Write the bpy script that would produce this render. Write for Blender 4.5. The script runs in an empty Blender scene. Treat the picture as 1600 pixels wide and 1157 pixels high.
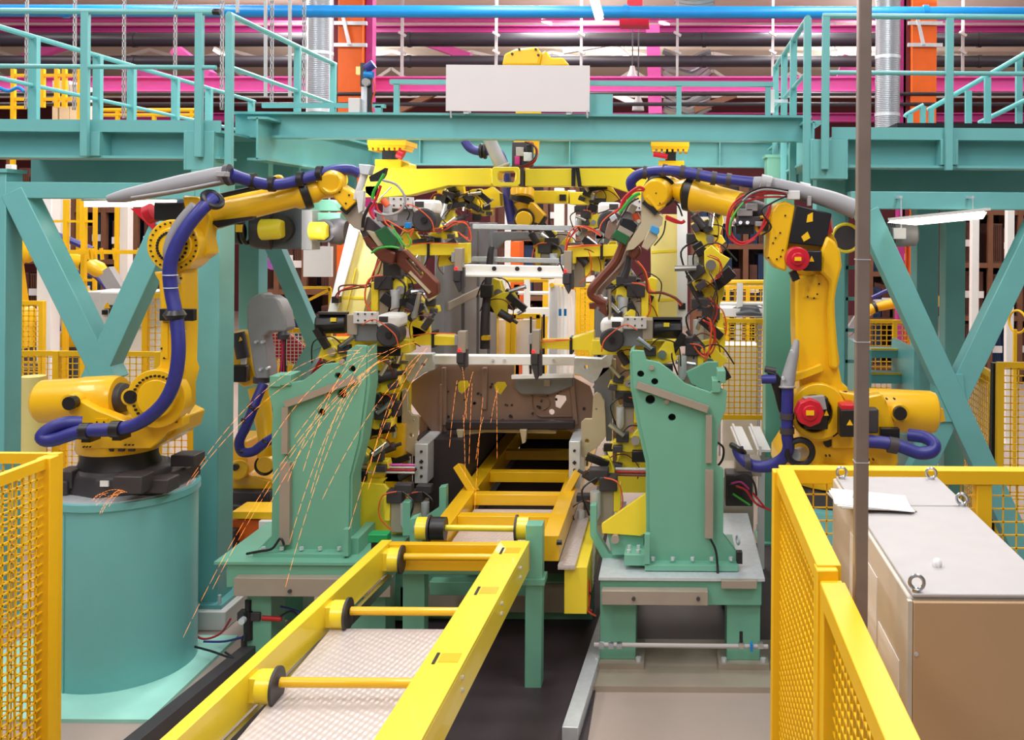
import bpy, bmesh, math, random
from mathutils import Vector, Matrix
V3 = lambda *a: Vector(a)
S = bpy.context.scene
COL = S.collection
R = math.radians
# ---------------- camera ----------------
F, CX, CY, H, ROLL = 1500.0, 1050.0, 350.0, 3.2, R(0.4)
cam = bpy.data.cameras.new('camera'); co = bpy.data.objects.new('camera', cam); COL.objects.link(co)
cam.sensor_width = 36; cam.lens = F/1600*36
cam.shift_x = (800-CX)/1600; cam.shift_y = -(578.5-CY)/1600
co.matrix_world = Matrix.Translation((0, 0, H)) @ Matrix.Rotation(-ROLL, 4, 'Y') @ Matrix.Rotation(R(90), 4, 'X')
cam.clip_end = 200
S.camera = co
# ---------------- light ----------------
S.view_settings.view_transform = 'Standard'; S.view_settings.look = 'None'; S.view_settings.gamma = 1
S.view_settings.use_curve_mapping = False
S.view_settings.exposure = -0.22
w = bpy.data.worlds.new('hall_ambient'); S.world = w; w.use_nodes = True
w.node_tree.nodes['Background'].inputs[0].default_value = (1.0, 0.985, 0.975, 1)
w.node_tree.nodes['Background'].inputs[1].default_value = 0.2
def area(x, y, z, sx, sy, e, col=(1, .98, .96), rx=0, rz=0):
    l = bpy.data.lights.new('hall_and_fill_light', 'AREA'); l.shape = 'RECTANGLE'; l.size = sx; l.size_y = sy; l.energy = e; l.color = col
    o = bpy.data.objects.new('hall_and_fill_light', l); COL.objects.link(o); o.location = (x, y, z); o.rotation_euler = (rx, 0, rz)
for x in (-7.5, -2.5, 2.5):
    area(x, 3.9, 7.8, 1.2, 4, 270, rx=R(6))
    area(x, 10.5, 7.8, 1.2, 4.5, 360)
    area(x, 18, 7.8, 1.2, 5, 430)
for x in (-5, 0):  # unseen front fill lights, added to brighten faces towards the camera
    area(x, -1.5, 7.4, 1.4, 3, 170, rx=R(42))
area(-13, 14, 7.8, 1.5, 8, 330); area(9, 14, 7.8, 1.5, 8, 330); area(-2, 26, 7.8, 10, 1.5, 500)
area(-13, 24, 7.8, 4, 2, 300); area(9, 24, 7.8, 4, 2, 300)
for x, s_ in ((-3.3, 1), (.95, -1)):  # unseen fill lights added inside the cell to brighten gantry and jig
    l = bpy.data.lights.new('cell_fill_light', 'AREA'); l.shape = 'RECTANGLE'; l.size = .12; l.size_y = 1.0; l.energy = 26
    o = bpy.data.objects.new('cell_fill_light', l); COL.objects.link(o); o.location = (x, 8.5, 3.5); o.rotation_euler = (R(-60), 0, R(-50*s_)); o.rotation_euler = V3(s_*1.0, .45, -.1).to_track_quat('-Z', 'Y').to_euler()
for x in (-9, -2, 5):  # unseen up-lights added below the roof to brighten the ceiling
    for y in (17, 25): area(x, y, 6.9, 1.0, 5, 230, rx=R(180))
# ---------------- pixel to place ----------------
_c, _s = math.cos(ROLL), math.sin(ROLL)
def P(px, py, Y):
    x, y = px-CX, py-CY
    return Vector(((x*_c+y*_s)*Y/F, Y, H-(-x*_s+y*_c)*Y/F))
def floorY(py, z=0): return (H-z)*F/(py-CY)
# ---------------- materials ----------------
def lin(c):
    c /= 255.0
    return c/12.92 if c <= .04045 else ((c+.055)/1.055)**2.4
M = {}
def mat(name, rgb, rough=.5, metal=0, var=.12, scale=6, em=0, bump=0, coat=0):
    m = bpy.data.materials.new(name); m.use_nodes = True; nt = m.node_tree; b = nt.nodes['Principled BSDF']
    col = tuple(lin(c) for c in rgb)
    b.inputs['Roughness'].default_value = rough; b.inputs['Metallic'].default_value = metal
    b.inputs['Coat Weight'].default_value = coat
    tc = nt.nodes.new('ShaderNodeTexCoord'); nz = nt.nodes.new('ShaderNodeTexNoise'); nz.inputs['Scale'].default_value = scale; nz.inputs['Detail'].default_value = 5
    nt.links.new(tc.outputs['Object'], nz.inputs['Vector'])
    mx = nt.nodes.new('ShaderNodeMix'); mx.data_type = 'RGBA'
    mx.inputs[6].default_value = tuple(c*(1-var) for c in col)+(1,); mx.inputs[7].default_value = tuple(min(1, c*(1+var)) for c in col)+(1,)
    nt.links.new(nz.outputs['Fac'], mx.inputs[0]); nt.links.new(mx.outputs[2], b.inputs['Base Color'])
    if em:
        b.inputs['Emission Color'].default_value = col+(1,); b.inputs['Emission Strength'].default_value = em
    if bump:
        bp = nt.nodes.new('ShaderNodeBump'); bp.inputs['Strength'].default_value = bump
        nt.links.new(nz.outputs['Fac'], bp.inputs['Height']); nt.links.new(bp.outputs['Normal'], b.inputs['Normal'])
    M[name] = m
    return m
mat('teal', (109, 177, 178), .36, var=.06)
mat('green', (112, 174, 150), .4, var=.06)
mat('yellow', (240, 186, 14), .35, var=.05, coat=.3)
mat('lemon', (246, 220, 52), .34, var=.05, coat=.3)
mat('cream', (250, 232, 150), .4, var=.06)
mat('fence', (246, 192, 16), .45, var=.06)
mat('orange', (234, 100, 20), .5)
mat('blue', (16, 128, 200), .35)
mat('hose', (44, 46, 128), .42, var=.2, scale=30)
mat('grey', (158, 156, 158), .45)
mat('sleeve', (144, 143, 148), .5)
mat('lightgrey', (214, 212, 212), .45, var=.04)
mat('white', (238, 236, 234), .45, var=.04)
mat('panel', (218, 212, 214), .5, var=.02)
mat('black', (26, 24, 28), .4)
mat('darkgrey', (66, 60, 66), .45)
mat('iron', (58, 54, 58), .5, var=.25)
mat('steel', (196, 198, 204), .28, 1)
mat('galv', (214, 219, 226), .4, .4, var=.15, scale=25)
mat('sheet', (146, 118, 104), .4, .15, var=.1, scale=9)
mat('sheetgrey', (126, 128, 134), .38, .2, var=.12)
mat('primer', (190, 176, 146), .42, .15)
mat('tray', (166, 154, 140), .4, .15)
mat('copper', (110, 58, 44), .4, .35, var=.25)
mat('red', (200, 24, 48), .35)
mat('cable_red', (190, 36, 44), .4)
mat('cable_orange', (226, 92, 48), .45)
mat('cable_green', (60, 170, 60), .45)
mat('trafo', (26, 92, 48), .45)
mat('brightgreen', (20, 150, 84), .45)
mat('bluebox', (60, 150, 210), .45)
mat('pink', (226, 92, 178), .5)
mat('magenta', (176, 44, 128), .5)
mat('maroon', (110, 26, 44), .6)
mat('pipe', (38, 34, 44), .45)
mat('cabinet', (205, 196, 184), .42, var=.04, scale=3)
mat('cabinetdoor', (196, 160, 122), .42, var=.03)
mat('cabinettop', (180, 174, 174), .5, var=.06, scale=14)
mat('paper', (238, 236, 236), .6, var=.02)
mat('purple', (150, 80, 160), .5)
mat('rackwood', (112, 72, 48), .6, var=.25)
mat('crateblue', (46, 70, 110), .55, var=.3)
mat('cratebrown', (112, 72, 60), .6, var=.3)
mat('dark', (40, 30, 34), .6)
mat('concrete', (168, 152, 144), .45, var=.16, scale=1.3)
mat('ceilingpaint', (232, 218, 202), .7, var=.06)
mat('wallred', (96, 34, 44), .7)
mat('lamp', (255, 244, 224), .4, em=5, var=0)
mat('ledred', (255, 30, 40), .4, em=2, var=0)
mat('spark', (255, 150, 70), .4, em=2.2, var=0)
mat('paleteal', (156, 216, 204), .45)
mat('floor_shade', (62, 52, 58), .5, var=.2)  # dark tone painting shade on the floor under conveyors and machine base
mat('slate', (90, 92, 98), .45)
# checker plate: raised diamonds
def checker():
    m = mat('checker', (206, 194, 192), .38, .25, var=.08, scale=10); nt = m.node_tree; b = nt.nodes['Principled BSDF']
    tc = nt.nodes.new('ShaderNodeTexCoord'); mp = nt.nodes.new('ShaderNodeMapping'); mp.inputs['Rotation'].default_value[2] = R(20); mp.inputs['Scale'].default_value = (1.0, .6, 1)
    v = nt.nodes.new('ShaderNodeTexVoronoi'); v.distance = 'MANHATTAN'; v.inputs['Scale'].default_value = 34; v.inputs['Randomness'].default_value = 0
    bp = nt.nodes.new('ShaderNodeBump'); bp.inputs['Strength'].default_value = .5; bp.inputs['Distance'].default_value = .008; bp.invert = True
    nt.links.new(tc.outputs['Object'], mp.inputs[0]); nt.links.new(mp.outputs[0], v.inputs[0]); nt.links.new(v.outputs['Distance'], bp.inputs['Height']); nt.links.new(bp.outputs[0], b.inputs['Normal'])
checker()
# ribbed spiral duct
def ribbed():
    m = mat('duct', (158, 162, 170), .4, .5, var=.06); nt = m.node_tree; b = nt.nodes['Principled BSDF']
    tc = nt.nodes.new('ShaderNodeTexCoord'); v = nt.nodes.new('ShaderNodeTexWave'); v.bands_direction = 'Z'; v.inputs['Scale'].default_value = 11
    bp = nt.nodes.new('ShaderNodeBump'); bp.inputs['Strength'].default_value = .25; bp.inputs['Distance'].default_value = .01
    nt.links.new(tc.outputs['Object'], v.inputs[0]); nt.links.new(v.outputs['Fac'], bp.inputs['Height']); nt.links.new(bp.outputs[0], b.inputs['Normal'])
ribbed()
# ---------------- mesh building ----------------
ORG = {}
def V(*a): return Vector(a)
class MB:
    def __init__(s): s.bm = bmesh.new()
    def raw(s, vs, fs):
        b = [s.bm.verts.new(v) for v in vs]
        for f in fs:
            try: s.bm.faces.new([b[i] for i in f])
            except ValueError: pass
        return s
    def box(s, x0, x1, y0, y1, z0, z1):
        vs = [(x, y, z) for x in (x0, x1) for y in (y0, y1) for z in (z0, z1)]
        return s.raw(vs, [(0, 1, 3, 2), (4, 6, 7, 5), (0, 4, 5, 1), (2, 3, 7, 6), (0, 2, 6, 4), (1, 5, 7, 3)])
    def pbox(s, a, b, c, d, Y, dep):
        p, q = P(a, b, Y), P(c, d, Y)
        return s.box(min(p.x, q.x), max(p.x, q.x), Y, Y+dep, min(p.z, q.z), max(p.z, q.z))
    def frame(s, p, q, up=None):
        d = (q-p); L = d.length; d = d/L if L > 1e-9 else V(0, 0, 1)
        u = Vector(up) if up else (V(0, 0, 1) if abs(d.z) < .9 else V(0, 1, 0))
        a = d.cross(u).normalized(); b = a.cross(d).normalized()
        return d, a, b
    def bar(s, p, q, w, h, up=None):
        p, q = Vector(p), Vector(q); d, a, b = s.frame(p, q, up)
        vs = [o+a*(i*w/2)+b*(j*h/2) for o in (p, q) for i, j in ((-1, -1), (1, -1), (1, 1), (-1, 1))]
        return s.raw(vs, [(0, 1, 2, 3), (7, 6, 5, 4), (0, 4, 5, 1), (1, 5, 6, 2), (2, 6, 7, 3), (3, 7, 4, 0)])
    def wire(s, p, q, w):
        p, q = Vector(p), Vector(q); d, a, b = s.frame(p, q)
        vs = [o+a*(i*w/2)+b*(j*w/2) for o in (p, q) for i, j in ((-1, -1), (1, -1), (1, 1), (-1, 1))]
        return s.raw(vs, [(0, 4, 5, 1), (1, 5, 6, 2), (2, 6, 7, 3), (3, 7, 4, 0)])
    def rev(s, p, q, prof, n=24):
        """solid of revolution from p towards q; prof = [(t, r)...], t in 0..1 of the length"""
        p, q = Vector(p), Vector(q); d, a, b = s.frame(p, q); L = (q-p).length
        vs, fs = [], []
        for t, r in prof:
            c = p+d*(L*t)
            for k in range(n):
                g = 2*math.pi*k/n
                vs.append(c+a*(math.cos(g)*r)+b*(math.sin(g)*r))
        m = len(prof)
        for i in range(m-1):
            for k in range(n):
                k2 = (k+1) % n
                fs.append((i*n+k, i*n+k2, (i+1)*n+k2, (i+1)*n+k))
        fs.append(tuple(range(n))[::-1]); fs.append(tuple(range((m-1)*n, m*n)))
        return s.raw(vs, fs)
    def cyl(s, p, q, r, r2=None, n=20): return s.rev(p, q, [(0, r), (1, r if r2 is None else r2)], n)
    def pcyl(s, a, b, r, r2=None, n=20):
        k = a[2]/F; return s.cyl(P(*a), P(*b), r*k, None if r2 is None else r2*b[2]/F, n)
    def disc(s, px, py, Y, r, d, n=24, r2=None):
        p = P(px, py, Y); return s.cyl(p, p+V(0, d, 0), r*Y/F, None if r2 is None else r2*Y/F, n)
    def ring(s, c, axis, Rr, r, n=28, m=8):
        c = Vector(c); ax = Vector(axis).normalized(); u = ax.orthogonal().normalized(); v = ax.cross(u)
        vs, fs = [], []
        for i in range(n):
            g = 2*math.pi*i/n; e = u*math.cos(g)+v*math.sin(g)
            for j in range(m):
                h = 2*math.pi*j/m
                vs.append(c+e*(Rr+r*math.cos(h))+ax*(r*math.sin(h)))
        for i in range(n):
            for j in range(m):
                fs.append((i*m+j, ((i+1) % n)*m+j, ((i+1) % n)*m+(j+1) % m, i*m+(j+1) % m))
        return s.raw(vs, fs)
    def tube(s, pts, r, n=8, sub=5, smooth=True):
        pts = [Vector(p) for p in pts]
        rs = list(r) if isinstance(r, (list, tuple)) else [r]*len(pts)
        if smooth and len(pts) > 2:
            o, orr = [], []
            for i in range(len(pts)-1):
                p0, p1, p2, p3 = pts[max(0, i-1)], pts[i], pts[i+1], pts[min(len(pts)-1, i+2)]
                for k in range(sub):
                    t = k/sub
                    o.append(.5*((2*p1)+(p2-p0)*t+(2*p0-5*p1+4*p2-p3)*t*t+(3*p1-p0-3*p2+p3)*t**3)); orr.append(rs[i]*(1-t)+rs[i+1]*t)
            pts, rs = o+[pts[-1]], orr+[rs[-1]]
        vs, fs = [], []; ref = None
        for i, p in enumerate(pts):
            d = (pts[min(i+1, len(pts)-1)]-pts[max(0, i-1)])
            d = d.normalized() if d.length > 1e-9 else V(0, 0, 1)
            ref = d.orthogonal() if ref is None else (ref-d*ref.dot(d))
            if ref.length < 1e-6: ref = d.orthogonal()
            ref.normalize(); b = d.cross(ref)
            for k in range(n):
                g = 2*math.pi*k/n
                vs.append(p+ref*(math.cos(g)*rs[i])+b*(math.sin(g)*rs[i]))
        m = len(pts)
        for i in range(m-1):
            for k in range(n):
                k2 = (k+1) % n; fs.append((i*n+k, i*n+k2, (i+1)*n+k2, (i+1)*n+k))
        fs.append(tuple(range(n))[::-1]); fs.append(tuple(range((m-1)*n, m*n)))
        return s.raw(vs, fs)
    def ptube(s, pts, r, Y=None, n=8, sub=5, smooth=True):
        q = [p if len(p) > 2 else (p[0], p[1], Y) for p in pts]
        k = sum(p[2] for p in q)/len(q)/F
        return s.tube([P(*p) for p in q], [x*k for x in r] if isinstance(r, (list, tuple)) else r*k, n, sub, smooth)
    def poly(s, outer, vec, holes=()):
        """extrude a flat outline (3-D points) with holes along vec"""
        bm = s.bm; ed = []
        for lp in [outer]+list(holes):
            vs = [bm.verts.new(v) for v in lp]
            ed += [bm.edges.new((vs[i], vs[(i+1) % len(vs)])) for i in range(len(vs))]
        nrm = Vector(vec).normalized()
        g = bmesh.ops.triangle_fill(bm, use_beauty=True, use_dissolve=False, edges=ed, normal=nrm)
        fs = [f for f in g['geom'] if isinstance(f, bmesh.types.BMFace)]
        e = bmesh.ops.extrude_face_region(bm, geom=fs, use_keep_orig=True)
        bmesh.ops.translate(bm, vec=vec, verts=[v for v in e['geom'] if isinstance(v, bmesh.types.BMVert)])
        return s
    def ppoly(s, pts, Y, d, holes=()):
        return s.poly([P(a, b, Y) for a, b in pts], (0, d, 0), [[P(a, b, Y) for a, b in h] for h in holes])
    def build(s, name, m, parent=None, bevel=0, label=None, sharp=35):
        bm = s.bm
        bmesh.ops.recalc_face_normals(bm, faces=bm.faces)
        root = parent
        while root is not None and root.parent is not None: root = root.parent
        if root is None:
            xs = [v.co for v in bm.verts]
            o = V((min(v.x for v in xs)+max(v.x for v in xs))/2, (min(v.y for v in xs)+max(v.y for v in xs))/2, min(v.z for v in xs))
        else: o = ORG[root]
        bmesh.ops.translate(bm, vec=-o, verts=bm.verts)
        me = bpy.data.meshes.new(name); bm.to_mesh(me); bm.free()
        for p in me.polygons: p.use_smooth = True
        me.set_sharp_from_angle(angle=R(sharp))
        ob = bpy.data.objects.new(name, me); COL.objects.link(ob); me.materials.append(M[m])
        if parent is not None: ob.parent = parent
        else: ob.location = o; ORG[ob] = o
        if bevel:
            bv = ob.modifiers.new('edge', 'BEVEL'); bv.width = bevel; bv.segments = 2; bv.limit_method = 'ANGLE'; bv.angle_limit = R(40)
        if label: ob['label'] = label
        return ob
def tag(o, label, cat, group=None, kind=None):
    if label: o['label'] = label
    if cat: o['category'] = cat
    if group: o['group'] = group
    if kind: o['kind'] = kind
    return o
def T(name, label, cat, loc=(0, 0, 0), group=None):
    o = bpy.data.objects.new(name, None); COL.objects.link(o); o.location = loc; o.empty_display_size = .1; ORG[o] = Vector(loc)
    return tag(o, label, cat, group)
def copy_tree(o, parent=None):
    c = o.copy(); COL.objects.link(c)
    if parent is not None: c.parent = parent; c.matrix_parent_inverse = o.matrix_parent_inverse
    for ch in list(o.children): copy_tree(ch, c)
    return c
def struct(mb, name, m, bevel=0): return tag(mb.build(name, m, None, bevel), None, None, kind='structure')
def circ(px, py, r, n=14): return [(px+r*math.cos(2*math.pi*k/n), py+r*math.sin(2*math.pi*k/n)) for k in range(n)]
# ---------------- the hall ----------------
struct(MB().box(-24, 20, -2, 36, -.2, 0), 'floor', 'concrete')
struct(MB().box(-24, 20, 8, 36, 8.1, 8.3), 'ceiling', 'ceilingpaint')
struct(MB().box(-24, 20, 34, 34.3, 0, 8.1), 'wall_back', 'wallred')
struct(MB().box(-24.3, -24, 4, 36, 0, 8.1), 'wall_left', 'lightgrey')
struct(MB().box(20, 20.3, 4, 36, 0, 8.1), 'wall_right', 'lightgrey')
# ---------------- helpers for steelwork ----------------
def column(label, X0, X1, Y0, Y1, z0, z1, m='teal', name='steel_column', base=True, group=None):
    t = T(name, label, 'column', ((X0+X1)/2, (Y0+Y1)/2, z0), group)
    b = MB(); w = X1-X0; d = Y1-Y0
    b.box(X0, X1, Y0, Y1, z0+.02, z1); b.build('shaft', m, t, .006)
    if base:
        b = MB(); b.box(X0-.07, X1+.07, Y0-.07, Y1+.07, z0, z0+.03); pl = b.build('base_plate', m, t)
        for x in (X0-.04, X1+.04):
            for y in (Y0-.04, Y1+.04): MB().cyl((x, y, z0+.03), (x, y, z0+.1), .014, n=8).build('anchor_bolt', 'galv', pl)
    b = MB(); b.box(X0-.02, X1+.02, Y0-.02, Y1+.02, z1-.03, z1); b.build('cap_plate', m, t)
    return t
def guard(label, pts, z0, zt, zm, posts, m='teal', r=.024, pw=.06, cap=False, group=None):
    """hand rail along a line of XY points; posts = XY list"""
    t = T('guard_rail', label, 'railing', (pts[0][0], pts[0][1], z0), group)
    MB().tube([(x, y, zt) for x, y in pts], r, 10, smooth=False).build('top_rail', m, t)
    MB().tube([(x, y, zm) for x, y in pts], r*.8, 10, smooth=False).build('middle_rail', m, t)
    for x, y in posts:
        MB().bar((x, y, z0), (x, y, zt), pw, pw*.7).build('post', m, t, .004)
    if cap:
        for x, y in (pts[0], pts[-1]): MB().rev((x-.03, y, zt), (x+.03, y, zt), [(0, r*.9), (.2, r*1.15), (.8, r*1.15), (1, r*.9)], 12).build('end_cap', 'black', t)
    return t
def ibeam(p, q, h, wf, tf=.015, tw=.012):
    b = MB(); p, q = Vector(p), Vector(q); u = V(0, 0, h/2-tf/2)
    b.bar(p+u, q+u, wf, tf); b.bar(p-u, q-u, wf, tf); b.bar(p, q, tw, h-2*tf)
    return b
def mesh_fence(label, A, B, z0, z1, bays=1, pitch=.05, wire=.006, m='fence', post=.06, mid=None, name='safety_fence', group=None, sides=True):
    A, B = V(A[0], A[1], 0), V(B[0], B[1], 0); d = (B-A); L = d.length; d = d/L
    t = T(name, label, 'fence', (A.x, A.y, 0), group)
    at = lambda s, z: V(A.x+d.x*s, A.y+d.y*s, z)
    for k in range(bays+1):
        MB().bar(at(L*k/bays, 0), at(L*k/bays, z1), post, post, up=(d.x, d.y, 0)).build('post', m, t, .004)
    for k in range(bays):
        a, c = L*k/bays+post/2, L*(k+1)/bays-post/2
        for z in (z0+.02, z1-.025): fb = MB().bar(at(a, z), at(c, z), .035, .05).build('frame_rail', m, t)
        w = MB(); n = max(2, int((c-a)/pitch))
        for i in range(1, n): w.wire(at(a+(c-a)*i/n, z0), at(a+(c-a)*i/n, z1-.03), wire)
        n = max(2, int((z1-z0)/pitch))
        for i in range(1, n): w.wire(at(a, z0+(z1-z0)*i/n), at(c, z0+(z1-z0)*i/n), wire)
        w.build('wire_mesh', m, fb)
    return t
# ---------------- steel gate: left half ----------------
YT = 7.6
xl0, xl1 = P(303, 500, YT).x, P(342, 500, YT).x
column('teal box column standing on a white plinth between the drum robot and the slanted fixture', xl0, xl1, YT, YT+.27, .15, 3.60)
b = MB(); b.box(xl0-.12, xl1+.12, YT-.12, YT+.42, 0, .15); tag(b.build('column_plinth', 'lightgrey', None, .01), 'low pale plinth under the foot of the teal column by the drum', 'plinth')
xe = P(8, 500, YT).x
column('teal column at the left picture edge carrying the V brace', xe-.2, xe, YT, YT+.2, 0, 3.6)
xc0, xc1 = P(373, 420, 11).x, P(404, 420, 11).x
column('far teal column between the drum robot arm and the grey dress pack cover', xc0, xc1, 11, 11.25, 0, 4.0)
# V brace with its chord
t = T('brace_truss', 'teal V brace with top chord behind the drum robot', 'brace', P(165, 560, YT))
a, c = P(8, 298, YT), P(318, 298, YT); z = (a.z+c.z)/2
MB().box(a.x, xl0, YT+.0, YT+.18, z-.065, z+.065).build('top_chord', 'teal', t, .006)
MB().bar(P(30, 300, YT+.09), P(176, 596, YT+.09), .18, .19, up=(0, 1, 0)).build('diagonal', 'teal', t, .006)
MB().bar(P(262, 352, YT+.092), P(152, 596, YT+.092), .18, .19, up=(0, 1, 0)).build('diagonal', 'teal', t, .006)
# catwalk
def catwalk(label, pxa, pxb, ytoe0, ytoe1, ybm1, Yb, boxpx, mats=False):
    """deck from pixel column pxa to pxb; its front edge at YT, its back at Yb"""
    a, c = P(pxa, ytoe0, YT), P(pxb, ytoe0, YT)
    x0, x1 = a.x, c.x; zt = P((pxa+pxb)/2, ytoe0, YT).z; z1 = P((pxa+pxb)/2, ytoe1, YT).z; z2 = P((pxa+pxb)/2, ybm1, YT).z
    t = T('catwalk', label, 'catwalk', ((x0+x1)/2, YT, z2))
    MB().box(x0, x1, YT, YT+.012, z1, zt).build('toe_board', 'teal', t)
    MB().box(x0, x1, YT, Yb, z1-.02, z1).build('deck_plate', 'teal', t)
    b = MB(); b.box(x0, x1, YT+.14, YT+.155, z2+.02, z1-.02); b.box(x0, x1, YT+.0, YT+.28, z2, z2+.02); b.build('edge_beam', 'teal', t)
    for y in (YT+.9, YT+2.0, YT+3.2):
        MB().box(x0, x1, y, y+.1, z2-.17, z1-.02).build('floor_joist', 'teal', t)
    for px in boxpx:
        p = P(px[0], px[1], YT); q = P(px[2], px[3], YT)
        b = MB(); b.box(p.x, q.x, YT-.02, YT, q.z, p.z); b.box(p.x+.011, q.x-.011, YT+.001, YT+.25, q.z+.002, q.z+.02); b.box(p.x-.01, p.x+.01, YT-.022, YT+.3, q.z-.001, p.z+.001); b.box(q.x-.01, q.x+.01, YT-.022, YT+.3, q.z-.001, p.z+.001)
        b.build('bracket', 'teal', t, .003)
    return t, x0, x1, z1, z2
tL, cx0, cx1, zd, zb = catwalk('left catwalk deck of teal steel with a toe board', -70, 345, 187, 202, 247, 12.6, [(291, 205, 334, 266), (139, 206, 156, 244)])
# front railing
zt = P(170, 20, YT).z; zm = P(170, 106, YT).z
pts = [(cx0, YT-.05), (P(343, 20, YT).x, YT-.05)]
guard('front railing of the left catwalk with two rails and two posts', pts, zb+.01, zt, zm, [(P(140, 20, YT).x, YT-.05), (P(317, 20, YT).x, YT-.05)], cap=True)
X = P(357, 100, YT).x
guard('side railing of the left catwalk running back towards the silver duct', [(X, YT), (X, 10.0)], zd-.35, P(357, 22, YT).z, P(357, 104, YT).z, [(X, YT+.02), (X, 9.0), (X, 9.95)])
X2 = -5.75
guard('rear railing of the left catwalk seen beyond the front railing', [(X2, YT), (X2, 13.2)], zd, zt, zm, [(X2, y) for y in (8.64, 9.6, 10.2, 11.1, 11.9, 13.1)], pw=.08)
# ---------------- steel gate: right half ----------------
tR, dx0, dx1, zd2, zb2 = catwalk('right catwalk deck of teal steel behind the thin pole', 1300, 1700, 200, 215, 263, 12.6, [(1268, 218, 1322, 280), (1471, 218, 1494, 258)])
zt2 = P(1440, 28, YT).z; zm2 = P(1440, 116, YT).z
guard('front railing of the right catwalk with two rails and square posts', [(P(1284, 28, YT).x, YT-.05), (dx1, YT-.05)], zb2-.02, zt2, zm2, [(P(1289, 28, YT).x, YT-.05), (P(1481, 28, YT).x, YT-.05)])
X = P(1262, 100, YT).x
guard('side railing of the right catwalk beside the end of the cross beam', [(X, YT), (X, 10.0)], zd2-.45, P(1262, 28, YT).z, P(1262, 112, YT).z, [(X, YT+.02), (X, 8.5), (X, 9.2), (X, 9.95)])
X3 = P(1600, 90, 9.0).x
t = T('guard_rail', 'sloping stair railing beyond the right catwalk', 'railing', (X3, 9, zd2))
MB().tube([P(1640, 62, 9.3), P(1450, 172, 10.2)], .026, 10, smooth=False).build('top_rail', 'teal', t)
MB().tube([P(1640, 138, 9.3), P(1530, 192, 10.0)], .024, 10, smooth=False).build('middle_rail', 'teal', t)
for px, py in ((1592, 92), (1543, 122), (1513, 142)):
    MB().bar(P(px, py, 9.7), P(px, 198, 9.7), .06, .05).build('post', 'teal', t)
t = T('guard_rail', 'short low railing in front of the right orange column', 'railing', P(1440, 192, 9.5))
MB().tube([P(1414, 183, 9.5), P(1418, 178, 9.5), P(1443, 164, 9.5)], .02, 8).build('top_rail', 'teal', t)
for px, py in ((1422, 178), (1442, 166), (1455, 170)): MB().bar(P(px, py, 9.5), P(px, 194, 9.5), .05, .04).build('post', 'teal', t)
p, q = P(1402, 192, YT+.3), P(1640, 200, YT+.3)
tag(MB().box(p.x, q.x, YT+.3, YT+.9, zd2, p.z).build('floor_mat', 'black'), 'black mat strip lying on the right catwalk deck', 'mat')
# right columns
for (pa, pb, Y, d, lab) in ((1197, 1240, 9.6, .3, 'round-edged green column behind the right robot elbow'),
                            (1274, 1320, 8.4, .22, 'teal column directly behind the right robot arm'),
                            (1477, 1508, 9.2, .22, 'teal column behind the crossing of the right X brace'),
                            (1432, 1466, 11, .3, 'far teal column between the motor and the X brace')):
    column(lab, P(pa, 500, Y).x, P(pb, 500, Y).x, Y, Y+d, 0, 3.66 if Y < 9 else 3.9, 'green' if Y == 9.6 else 'teal')
t = T('brace_truss', 'teal X brace with top chord on the right of the thin pole', 'brace', P(1482, 740, YT))
a, c = P(1330, 313, YT), P(1700, 315, YT); z = (a.z+c.z)/2
MB().box(a.x, c.x, YT, YT+.18, z-.07, z+.07).build('top_chord', 'teal', t, .006)
MB().bar(P(1352, 330, YT+.09), P(1600, 870, YT+.09), .18, .19, up=(0, 1, 0)).build('diagonal', 'teal', t, .006)
MB().bar(P(1628, 335, YT+.11), P(1418, 770, YT+.11), .18, .17, up=(0, 1, 0)).build('diagonal', 'teal', t, .006)
MB().ppoly([(1462, 585), (1505, 585), (1512, 660), (1462, 660)], YT+.004, .17).build('gusset', 'teal', t, .004)
# ladder and platform behind the pole
t = T('access_ladder', 'teal ladder with rungs right of the column behind the right robot', 'ladder', P(1330, 700, 8.6))
for px in (1321, 1352): MB().bar(P(px, 330, 8.6)*1, V(P(px, 500, 8.6).x, 8.6, 0), .05, .03).build('stringer', 'teal', t)
for k in range(12):
    zz = .3+.28*k; MB().bar((P(1321, 500, 8.6).x, 8.6, zz), (P(1352, 500, 8.6).x, 8.6, zz), .03, .03).build('rung', 'teal', t)
t = T('stair_flight', 'teal steps with yellow nosings behind the thin pole', 'stairs', P(1390, 700, 9.4))
for i, (y0, y1) in enumerate(((548, 560), (586, 600), (625, 640), (665, 680))):
    MB().pbox(1357, y0, 1424, y1, 9.4-.18*i, .3).build('tread', 'teal', t)
    MB().pbox(1360, y0-3, 1422, y0, 9.38-.18*i, .03).build('nosing', 'fence', t)
for pa in (1350, 1424):
    p, q = P(pa, 545, 8.85), P(pa+7, 735, 8.85); MB().box(p.x, q.x, 8.75, 9.65, 0, p.z).build('stringer', 'teal', t)
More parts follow.
